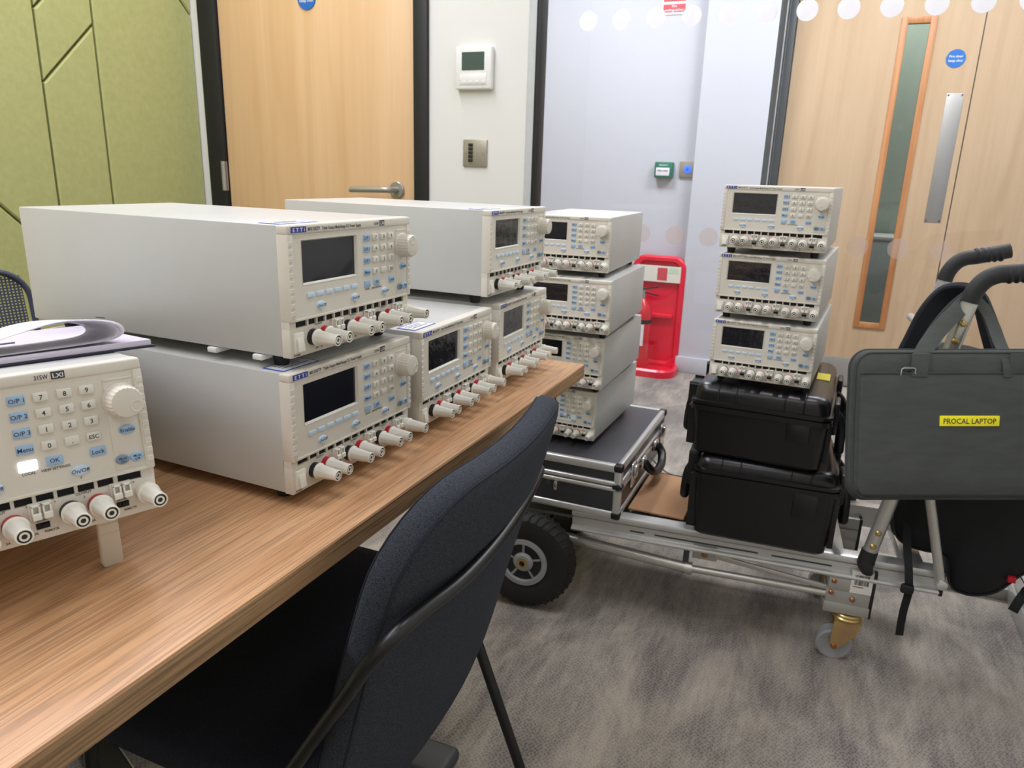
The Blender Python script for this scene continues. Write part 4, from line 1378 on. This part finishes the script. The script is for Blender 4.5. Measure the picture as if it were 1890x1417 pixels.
for yy, near in ((0.0, True), (WID - 0.055, False)):
    blk = tmapc(MB().box(0.082, 0.178, yy - 0.004, yy + 0.052, 0.128, 0.152, 0.001).box(0.084, 0.176, yy - 0.001, yy + 0.052, 0.151, 0.186, 0.001)
               .box(0.086, 0.176, yy - 0.003, yy + 0.052, 0.185, 0.216, 0.001).box(0.128, 0.176, yy - 0.003, yy + 0.052, 0.21, 0.243, 0.001)
               .box(0.086, 0.102, yy - 0.002, yy + 0.052, 0.21, 0.225, 0.003))
    kb = part('caster_block', blk, MT['alu_dull'], t, world=True)
    o = mesh_of('side_plate', tmapc(MB().box(0.176, 0.183, yy - 0.002, yy + 0.054, 0.126, 0.244, 0.001)), MT['plastic_black'])
    o.transform(world_of(t).inverted())
    put('side_plate', o, kb)
    if near:
        for bx, bz in ((0.097, 0.207), (0.094, 0.178), (0.140, 0.168)):
            o = mesh_of('bolt', tmapc(MB().lathe([(0, 0.006), (0.0015, 0.006), (0.004, 0.0035), (0.0045, 0)], (bx, yy - 0.003, bz), (0, -1, 0), 14)), MT['copper'])
            o.transform(world_of(t).inverted())
            put('bolt', o, kb)
        o = mesh_of('barcode_label', tmapc(MB().box(0.131, 0.1755, yy - 0.0042, yy - 0.002, 0.186, 0.240)), MT['cream'])
        o.transform(world_of(t).inverted())
        lb = put('barcode_label', o, kb)
        lb['label'] = 'cream barcode label'
        bars = MB()
        x_ = 0.138
        rnd = random.Random(3)
        while x_ < 0.168:
            w_ = rnd.choice((0.0006, 0.0009, 0.0014))
            bars.box(x_, x_ + w_, yy - 0.0047, yy - 0.004, 0.207, 0.232)
            x_ += w_ + rnd.choice((0.0006, 0.0009, 0.0013))
        bars.box(0.136, 0.158, yy - 0.0047, yy - 0.004, 0.2015, 0.203)
        o = mesh_of('bars', tmapc(bars), MT['print'])
        o.transform(world_of(t).inverted())
        put('bars', o, lb)
    # swivel caster in yellow passivated steel
    kx_, ky_ = 0.140, yy + 0.020
    part('swivel_plate', tmapc(MB().cyl((kx_, ky_, 0.126), (kx_, ky_, 0.118), 0.031, 28, bev=0.002).cyl((kx_, ky_, 0.119), (kx_, ky_, 0.108), 0.034, 28, 0.031, 0.003)), MT['brass'], t, world=True)
    fk = MB()
    for s in (-1, 1):
        yo = ky_ + s * 0.019
        fk.prism([(kx_ - 0.028, 0.110), (kx_ + 0.030, 0.110), (kx_ + 0.022, 0.076), (kx_ - 0.010, 0.038), (kx_ - 0.029, 0.040), (kx_ - 0.031, 0.055)], lambda u, v, w: (u, w, v), yo - 0.002, yo + 0.002)
    fk.box(kx_ - 0.028, kx_ + 0.030, ky_ - 0.021, ky_ + 0.021, 0.106, 0.111, 0.001)
    part('caster_fork', tmapc(fk), MT['brass'], t, world=True)
    wx = kx_ - 0.021
    w_ = part('caster_wheel', tmapc(MB().lathe([(-0.013, 0.026), (-0.015, 0.030), (-0.0155, 0.0345), (-0.013, 0.039), (0.013, 0.039), (0.0155, 0.0345), (0.015, 0.03), (0.013, 0.026)], (wx, ky_, 0.0395), (0, 1, 0), 40)), MT['wheel_grey'], t, world=True)
    o = mesh_of('wheel_centre', tmapc(MB().lathe([(-0.012, 0.0262), (-0.013, 0.008), (0.013, 0.008), (0.012, 0.0262)], (wx, ky_, 0.0395), (0, 1, 0), 32)), MT['rim'])
    o.transform(world_of(t).inverted())
    put('wheel_centre', o, w_)
    part('axle_bolt', tmapc(MB().lathe([(-0.026, 0.0), (-0.0255, 0.005), (-0.0215, 0.0068), (0.0215, 0.0068), (0.026, 0.004)], (wx, ky_, 0.0395), (0, 1, 0), 14)), MT['copper'], t, world=True)

# handles
def tmaph(mb):
    return tmap(mb, 0.031)


for yy, rubber_end, dx in ((-0.012, 0.47, 0.0), (WID + 0.012, 0.412, 0.028)):
    base_ = (0.163, yy, 0.268)
    up = MB().cyl((0.1645, yy, 0.272), (0.2635 + dx, yy, 0.860), 0.0152, 22)
    part('upright', tmaph(up), MT['alu_tube'], t, world=True)
    part('pivot_elbow', tmaph(MB().tube([(0.1680, yy, 0.296), (0.1656, yy, 0.278), (0.164, yy, 0.264), (0.171, yy - 0.002, 0.252), (0.179, yy - 0.004, 0.252)], 0.0178, 16, 4, radii=[0.0172, 0.0176, 0.0182, 0.0175, 0.012])), MT['rubber'], t, world=True)
    gp_ = [(0.2615 + dx, 0.852), (0.2665 + dx, 0.874), (0.279 + dx, 0.895), (0.297 + dx, 0.907), (0.320 + dx, 0.912), (rubber_end, 0.930 if rubber_end < 0.45 else 0.932)]
    gp2, _ = catmull([Vector((a, yy, b_)) for a, b_ in gp_], 6)
    rad = []
    for i, p_ in enumerate(gp2):
        rad.append(0.0182)
    grip = part('rubber_grip', tmaph(MB().tube(gp2, 0.0170, 18, upv=(0, 1, 0))), MT['rubber'], t, world=True)
    rg = MB()
    xs = 0.318 + dx
    while xs < rubber_end - 0.008:
        zz = 0.909 + (xs - 0.3) * 0.15
        rg.lathe([(-0.0035, 0.0170), (0, 0.0184), (0.0035, 0.0170)], (xs, yy, zz - 0.0016), (1, 0, 0.17), 16)
        xs += 0.012
    o = mesh_of('finger_ridges', tmaph(rg), MT['rubber'])
    o.transform(world_of(t).inverted())
    put('finger_ridges', o, grip)
    for bx, bz in ((0.2548 + dx * 0.9, 0.812), (0.2470 + dx * 0.8, 0.776), (0.1752, 0.345), (0.1692, 0.312)):
        part('bolt', tmaph(MB().lathe([(0, 0.0068), (0.001, 0.0068), (0.0042, 0.004), (0.0047, 0)], (bx, yy - 0.0152, bz), (0, -1, 0), 16)), MT['bolt_gold'], t, world=True)
    part('folding_strut', tmaph(MB().cyl((0.2255, yy - 0.018, 0.56), (0.3085, yy - 0.020, 0.258), 0.0098, 18, bev=0.002)), MT['alu_tube'], t, world=True)
    part('strut_bolt', tmaph(MB().lathe([(-0.012, 0.011), (0.010, 0.0115), (0.0145, 0.0105), (0.016, 0.006), (0.0165, 0)], (0.309, yy - 0.020, 0.257), (0, -1, 0), 20)), MT['alu'], t, world=True)
part('handle_bar', tmaph(MB().cyl((0.232, -0.012, 0.76), (0.232, WID + 0.012, 0.76), 0.009, 16)), MT['alu_tube'], t, world=True)

# ------------------------------------------------------------------ load of the trolley
single('cardboard_sheet', MB().box(-0.378, -0.240, 1.668, 1.935, 0.268, 0.273, 0.0008), MT['cardboard'], 'brown cardboard sheet lying on the trolley between the flight case and black cases', 'cardboard')

# silver flight case
AX0, AX1, AY0, AY1, AZ0, AZ1 = -0.755, -0.384, 1.596, 2.095, 0.2675, 0.408
t = thing('flight_case', 'silver edged black flight case under the four stacked power supplies', 'case', ((AX0 + AX1) / 2, (AY0 + AY1) / 2, AZ0))
ZS = 0.352
part('lower_shell', MB().box(AX0 + 0.004, AX1 - 0.004, AY0 + 0.004, AY1 - 0.004, AZ0 + 0.003, ZS, 0.002), MT['panel_black'], t, world=True)
part('lid', MB().box(AX0 + 0.004, AX1 - 0.004, AY0 + 0.004, AY1 - 0.004, ZS, AZ1 - 0.002, 0.002), MT['panel_black'], t, world=True)


def edgeframe(z0, z1, o_):
    m_ = MB()
    m_.box(AX0 - o_, AX1 + o_, AY0 - o_, AY0 + 0.016, z0, z1, 0.005, 3)
    m_.box(AX0 - o_, AX1 + o_, AY1 - 0.016, AY1 + o_, z0, z1, 0.005, 3)
    m_.box(AX0 - o_, AX0 + 0.016, AY0 - o_, AY1 + o_, z0, z1, 0.005, 3)
    m_.box(AX1 - 0.016, AX1 + o_, AY0 - o_, AY1 + o_, z0, z1, 0.005, 3)
    return m_


part('edge_profile', edgeframe(AZ1 - 0.021, AZ1, 0.0), MT['alu'], t, world=True, label='bright rounded aluminium edging')
part('edge_profile', edgeframe(AZ0, AZ0 + 0.019, 0.0), MT['alu'], t, world=True)
part('edge_profile', edgeframe(ZS + 0.001, ZS + 0.013, 0.0022), MT['alu'], t, world=True)
part('edge_profile', edgeframe(ZS - 0.013, ZS - 0.001, 0.0022), MT['alu'], t, world=True)
for x, y in ((AX1 - 0.008, AY0 + 0.008), (AX1 - 0.008, AY1 - 0.008), (AX0 + 0.008, AY0 + 0.008), (AX0 + 0.008, AY1 - 0.008)):
    part('corner_post', MB().box(x - 0.0095, x + 0.0095, y - 0.0095, y + 0.0095, AZ0 + 0.012, AZ1 - 0.014, 0.005, 3), MT['alu'], t, world=True)
    for z in (AZ0 - 0.0005, AZ1 - 0.0185):
        part('corner_cap', MB().box(x - 0.0115, x + 0.0115, y - 0.0115, y + 0.0115, z, z + 0.0195, 0.006, 3), MT['plastic_black'], t, world=True)
    part('corner_cap', MB().box(x - 0.0125, x + 0.0125, y - 0.0125, y + 0.0125, ZS - 0.006, ZS + 0.006, 0.004, 2), MT['plastic_black'], t, world=True)
for y in (1.705, 2.035):
    lt = part('latch', MB().box(AX1, AX1 + 0.007, y - 0.019, y + 0.019, ZS - 0.034, ZS + 0.030, 0.003), MT['chrome'], t, world=True)
    m_ = mesh_of('clasp', MB().box(AX1 + 0.006, AX1 + 0.015, y - 0.012, y + 0.012, ZS - 0.010, ZS + 0.024, 0.005), MT['chrome'])
    m_.transform(world_of(t).inverted())
    put('clasp', m_, lt)
hd_ = part('handle_mount', MB().box(AX1, AX1 + 0.012, 1.785, 1.825, ZS - 0.020, ZS + 0.012, 0.005).box(AX1, AX1 + 0.012, 1.925, 1.965, ZS - 0.020, ZS + 0.012, 0.005), MT['chrome'], t, world=True)
m_ = mesh_of('handle', MB().tube([(AX1 + 0.010, 1.800, ZS - 0.004), (AX1 + 0.026, 1.806, ZS - 0.024), (AX1 + 0.034, 1.84, ZS - 0.040), (AX1 + 0.036, 1.875, ZS - 0.042), (AX1 + 0.034, 1.91, ZS - 0.040), (AX1 + 0.026, 1.944, ZS - 0.024), (AX1 + 0.010, 1.950, ZS - 0.004)], 0.0115, 14, 5), MT['plastic_black'])
m_.transform(world_of(t).inverted())
put('handle', m_, hd_)
kl = part('key_lock', MB().cyl((-0.566, AY0 + 0.005, 0.334), (-0.566, AY0 - 0.002, 0.334), 0.006, 14).box(-0.551, -0.541, AY0 - 0.007, AY0 + 0.004, 0.316, 0.340, 0.003), MT['chrome'], t, world=True)
single('loose_cable', MB().tube([(-0.384, 1.93, 0.312), (-0.365, 1.932, 0.295), (-0.33, 1.930, 0.2755), (-0.28, 1.928, 0.2755), (-0.245, 1.925, 0.2755)], 0.0022, 8, 5), MT['cable'], 'thin grey cable on the cardboard behind the flight case handle', 'cable')

# moulded black equipment cases
def moulded(name, label, x0, x1, y0, y1, z0, zr, z1, rot, latch):
    cx, cy = (x0 + x1) / 2, (y0 + y1) / 2
    t = thing(name, label, 'case', (cx, cy, z0), (0, 0, rot), 'moulded black cases')
    w, d, h, hr = x1 - x0, y1 - y0, z1 - z0, zr - z0

    def rg(i, z, r=0.022):
        return [(a, b_, z) for a, b_ in rrect(w - 2 * i, d - 2 * i, max(r - i * 0.3, 0.01), 6, 2)]
    part('body', MB().loft([rg(0.03, 0.001), rg(0.020, 0.001), rg(0.013, 0.008), rg(0.009, hr * 0.5), rg(0.006, hr - 0.012)]), MT['rack_black'], t)
    part('rim', MB().loft([rg(0.006, hr - 0.016), rg(0.0005, hr - 0.014), rg(0, hr - 0.003), rg(0.004, hr - 0.001), rg(0.004, hr + 0.001), rg(0, hr + 0.002), rg(0.0, hr + 0.0085), rg(0.008, hr + 0.0095)]), MT['rack_black'], t)
    hl = h - hr
    lid = part('lid', MB().loft([rg(0.007, hr + 0.006), rg(0.007, h - 0.022, 0.03), rg(0.0088, h - 0.0135, 0.03), rg(0.0134, h - 0.0066, 0.03), rg(0.0205, h - 0.0017, 0.03), rg(0.029, h, 0.03), rg(0.05, h, 0.03)]), MT['rack_black'], t)
    for u in (-0.30, -0.17, 0.17, 0.30):
        m_ = mesh_of('lid_band', MB().tube([(u * w, -d / 2 + 0.0065, hr + 0.01), (u * w, -d / 2 + 0.0065, h - 0.022), (u * w, -d / 2 + 0.0083, h - 0.0135), (u * w, -d / 2 + 0.0132, h - 0.0066), (u * w, -d / 2 + 0.0203, h - 0.0017), (u * w, -d / 2 + 0.04, h - 0.0005)], 0.0016, 8), MT['rack_black'])
        put('lid_band', m_, lid)
    for s in (-1, 1):
        for yy in (-d * 0.27, d * 0.27):
            part('latch', MB().box(s * (w / 2 - 0.002), s * (w / 2 + 0.010), yy - 0.032, yy + 0.032, hr - 0.045, hr + 0.028, 0.005), MT['plastic_black'], t)
        part('carry_handle', MB().tube([(s * (w / 2 - 0.004), -0.075, hr - 0.004), (s * (w / 2 + 0.016), -0.080, hr - 0.03), (s * (w / 2 + 0.021), -0.078, hr - 0.085), (s * (w / 2 + 0.021), -0.06, hr - 0.100), (s * (w / 2 + 0.021), 0.06, hr - 0.100), (s * (w / 2 + 0.021), 0.078, hr - 0.085), (s * (w / 2 + 0.016), 0.080, hr - 0.03), (s * (w / 2 - 0.004), 0.075, hr - 0.004)], 0.0105, 12, 4), MT['plastic_black'], t)
        for yy in (-d * 0.42, d * 0.12):
            part('side_rib', MB().box(s * (w / 2 - 0.012), s * (w / 2 + 0.001), yy - 0.006, yy + 0.006, 0.02, hr - 0.012, 0.003), MT['plastic_black'], t)
    part('lock_plate', MB().box(w * 0.20, w * 0.36, -d / 2 + 0.0035, -d / 2 + 0.012, hr * 0.55, hr - 0.012, 0.002), MT['rack_black'], t)
    return t, w, d, h, hr


cs1, w1, d1_, h1, hr1 = moulded('equipment_case', 'moulded black case directly on the trolley deck, beneath another black case', -0.230, 0.084, 1.604, 1.935, 0.2675, 0.428, 0.4645, R(3), 1)
cs2, w2, d2_, h2_, hr2 = moulded('equipment_case', 'moulded black case with yellow sticker, beneath the three stacked power supplies', -0.239, 0.058, 1.602, 2.000, 0.4655, 0.586, 0.6325, R(-1.5), 1)
part('sticker', MB().obox((w2 / 2 - 0.0335, -0.022, h2_ + 0.0003), (w2 / 2 - 0.0335, 0.042, h2_ + 0.0003), 0.028, 0.0022, up=(0.02, 0, 1)), MT['yellow_old'], cs2, label='yellow printed sticker')

# laptop bag: hangs from the near grip, its face square to the lens
t = thing('laptop_bag', 'dark grey canvas laptop bag with yellow name label hanging on the trolley grip', 'bag', (0.0655, 1.479, 0.7695))
BY, BT, BR = R(22.862), R(12), R(1.8)
_x, _f2 = Vector((math.cos(BY), math.sin(BY), 0)), Vector((-math.sin(BY), math.cos(BY), 0))
_f3 = _f2 * math.cos(BT) - Vector((0, 0, 1)) * math.sin(BT)
_u3 = Vector((0, 0, 1)) * math.cos(BT) + _f2 * math.sin(BT)
_x4, _u4 = _x * math.cos(BR) + _u3 * math.sin(BR), _u3 * math.cos(BR) - _x * math.sin(BR)
t.rotation_euler = Matrix((_x4, _f3, _u4)).transposed().to_euler()
BW, BH = 0.385, 0.284


def br(i, y, r=0.034):
    return [(BW / 2 + a, y + 0.0015 * math.sin(9 * a / BW) * math.cos(7 * b_ / BH), -BH / 2 + b_) for a, b_ in rrect(BW - 2 * i, BH - 2 * i, max(r - i * 0.6, 0.012), 8, 6)]


body = part('body', MB().loft([br(0.10, -0.004), br(0.06, -0.0035), br(0.03, -0.002), br(0.014, 0.0), br(0.005, 0.004), br(0.001, 0.010), br(0, 0.019), br(0.001, 0.028), br(0.006, 0.035), br(0.02, 0.039), br(0.10, 0.041)]), MT['bag'], t, ang=60)
sp = br(0.005, 0.005)
part('piping', MB().tube(sp + sp[:1], 0.0028, 8), MT['bag_trim'], t)
sp = br(0.0, 0.019)
part('zipper', MB().tube(sp + sp[:1], 0.0026, 8), MT['bag_trim'], t)
pk = part('front_pocket', MB().loft([[(BW / 2 + a, y, -0.157 + b_) for a, b_ in rrect(BW - 0.024 - 2 * i, 0.232 - 2 * i, 0.016, 6, 6)] for i, y in ((0, 0.004), (0.0005, -0.0045), (0.004, -0.0065), (0.04, -0.0078), (0.09, -0.008))]), MT['bag'], t, ang=60)
part('pocket_hem', MB().box(0.013, BW - 0.013, -0.0078, -0.004, -0.0440, -0.0405, 0.0012), MT['bag_trim'], t)
lb = part('name_label', MB().box(0.1585, 0.2695, -0.0098, -0.0070, -0.141, -0.1215, 0.0008), MT['yellow'], t, label='bright yellow printed name label')
o = lettering('lettering', [('PROCAL LAPTOP', 0.214, -0.1313, 0.0100, 'c', 0.098)], MT['print'], lb)
o.location = (0, -0.0101, 0)
for x in (0.105, 0.287):
    part('handle_patch', MB().box(x, x + 0.034, -0.0062, -0.002, -0.043, -0.006, 0.0012), MT['bag'], t)
part('strap_ring', MB().tube([(0.084, -0.006, -0.046), (0.084, -0.009, -0.035), (0.088, -0.0095, -0.0325), (0.106, -0.0095, -0.0325), (0.110, -0.009, -0.035), (0.110, -0.006, -0.046)], 0.0014, 8), MT['chrome'], t)
part('ring_tab', MB().box(0.088, 0.106, -0.0105, -0.006, -0.0365, -0.0295, 0.0015), MT['bag_trim'], t)
HL = [[0.1827, 1.5113, 0.7267], [0.1809, 1.5233, 0.7602], [0.2002, 1.574, 0.7919], [0.2352, 1.6343, 0.8296], [0.2702, 1.6831, 0.8557], [0.3016, 1.6722, 0.825], [0.3202, 1.6271, 0.7819], [0.3318, 1.589, 0.7598], [0.3386, 1.5787, 0.7318]]
HB = [[0.1953, 1.5635, 0.7212], [0.1949, 1.5789, 0.7713], [0.2188, 1.6279, 0.813], [0.2538, 1.6791, 0.8504], [0.2812, 1.7032, 0.8615], [0.2994, 1.6905, 0.8326], [0.3161, 1.6566, 0.7917], [0.3291, 1.6306, 0.7557], [0.3353, 1.624, 0.7259]]
PS = [[0.1793, 1.749, 0.7113], [0.1918, 1.7559, 0.7531], [0.2083, 1.7578, 0.8095], [0.2316, 1.7575, 0.8496], [0.2583, 1.7341, 0.8652], [0.2811, 1.7194, 0.8593], [0.2986, 1.7279, 0.8267], [0.3177, 1.739, 0.7821], [0.343, 1.7545, 0.725]]
part('handle', MB().tube(HL, 0.01, 12, 6, flat=(0.031, 0.0032), upv=_x), MT['bag'], t, world=True)
part('handle', MB().tube(HB, 0.01, 12, 6, flat=(0.031, 0.0032), upv=_x), MT['bag_trim'], t, world=True)

PK = [(0.195, 0.383), (0.212, 0.314), (0.241, 0.290), (0.278, 0.285), (0.322, 0.280), (0.343, 0.212), (0.369, 0.199), (0.395, 0.2), (0.432, 0.219), (0.464, 0.264), (0.483, 0.295), (0.487, 0.384), (0.46, 0.615), (0.40, 0.70), (0.297, 0.742), (0.202, 0.722), (0.167, 0.644), (0.167, 0.52)]
pkv, _ = catmull([Vector((a, 0, b_)) for a, b_ in PK + PK[:1]], 4)
pkv = pkv[:-1]
pc = Vector((0.34, 0, 0.46))
t = thing('backpack', 'black nylon backpack slumped behind the laptop bag on the trolley handle', 'backpack', (0.34, 1.77, 0.20))


def pr(k, y):
    return [(pc.x + (p.x - pc.x) * k, y, pc.z + (p.z - pc.z) * k) for p in pkv]


part('body', MB().loft([pr(0.45, 1.682), pr(0.7, 1.688), pr(0.88, 1.700), pr(0.97, 1.718), pr(1.0, 1.742), pr(1.0, 1.80), pr(0.97, 1.84), pr(0.88, 1.868), pr(0.7, 1.885), pr(0.45, 1.89)]), MT['pack'], t, world=True, ang=70)
sp = pr(0.955, 1.712)
part('seam', MB().tube([Vector(p) for p in sp + sp[:1]], 0.003, 6), MT['rubber'], t, world=True)
part('brand_tag', MB().box(0.437, 0.452, 1.689, 1.700, 0.268, 0.281, 0.001), MT['red_tag'], t, world=True, label='small red tag')
part('shoulder_strap', MB().tube(PS, 0.01, 14, 6, flat=(0.046, 0.014), upv=_x), MT['navy_strap'], t, world=True, label='padded shoulder strap')
part('side_strap', MB().tube([(0.2299, 1.7164, 0.3925), (0.2382, 1.6753, 0.3214), (0.2448, 1.645, 0.2845), (0.250, 1.630, 0.25), (0.2546, 1.640, 0.222), (0.2542, 1.655, 0.16), (0.2571, 1.665, 0.10)], 0.01, 10, 5, flat=(0.016, 0.0022), upv=(1, 0, 0)), MT['pack'], t, world=True)
part('buckle', MB().box(0.236, 0.262, 1.622, 1.634, 0.224, 0.246, 0.005), MT['plastic_black'], t, world=True)
part('side_strap', MB().tube([(0.0755, 1.80, 0.5104), (0.0888, 1.8181, 0.5478), (0.1127, 1.83, 0.5853), (0.1474, 1.83, 0.6293), (0.19, 1.81, 0.66)], 0.01, 10, 5, flat=(0.034, 0.004), upv=(0, 0, 1)), MT['pack'], t, world=True)
part('side_strap', MB().tube([(0.47, 1.80, 0.26), (0.54, 1.93, 0.15), (0.5452, 1.9486, 0.1303), (0.5327, 1.9361, 0.1071), (0.5227, 1.9247, 0.084)], 0.01, 10, 5, flat=(0.022, 0.0024), upv=(0, 1, 0)), MT['pack'], t, world=True)
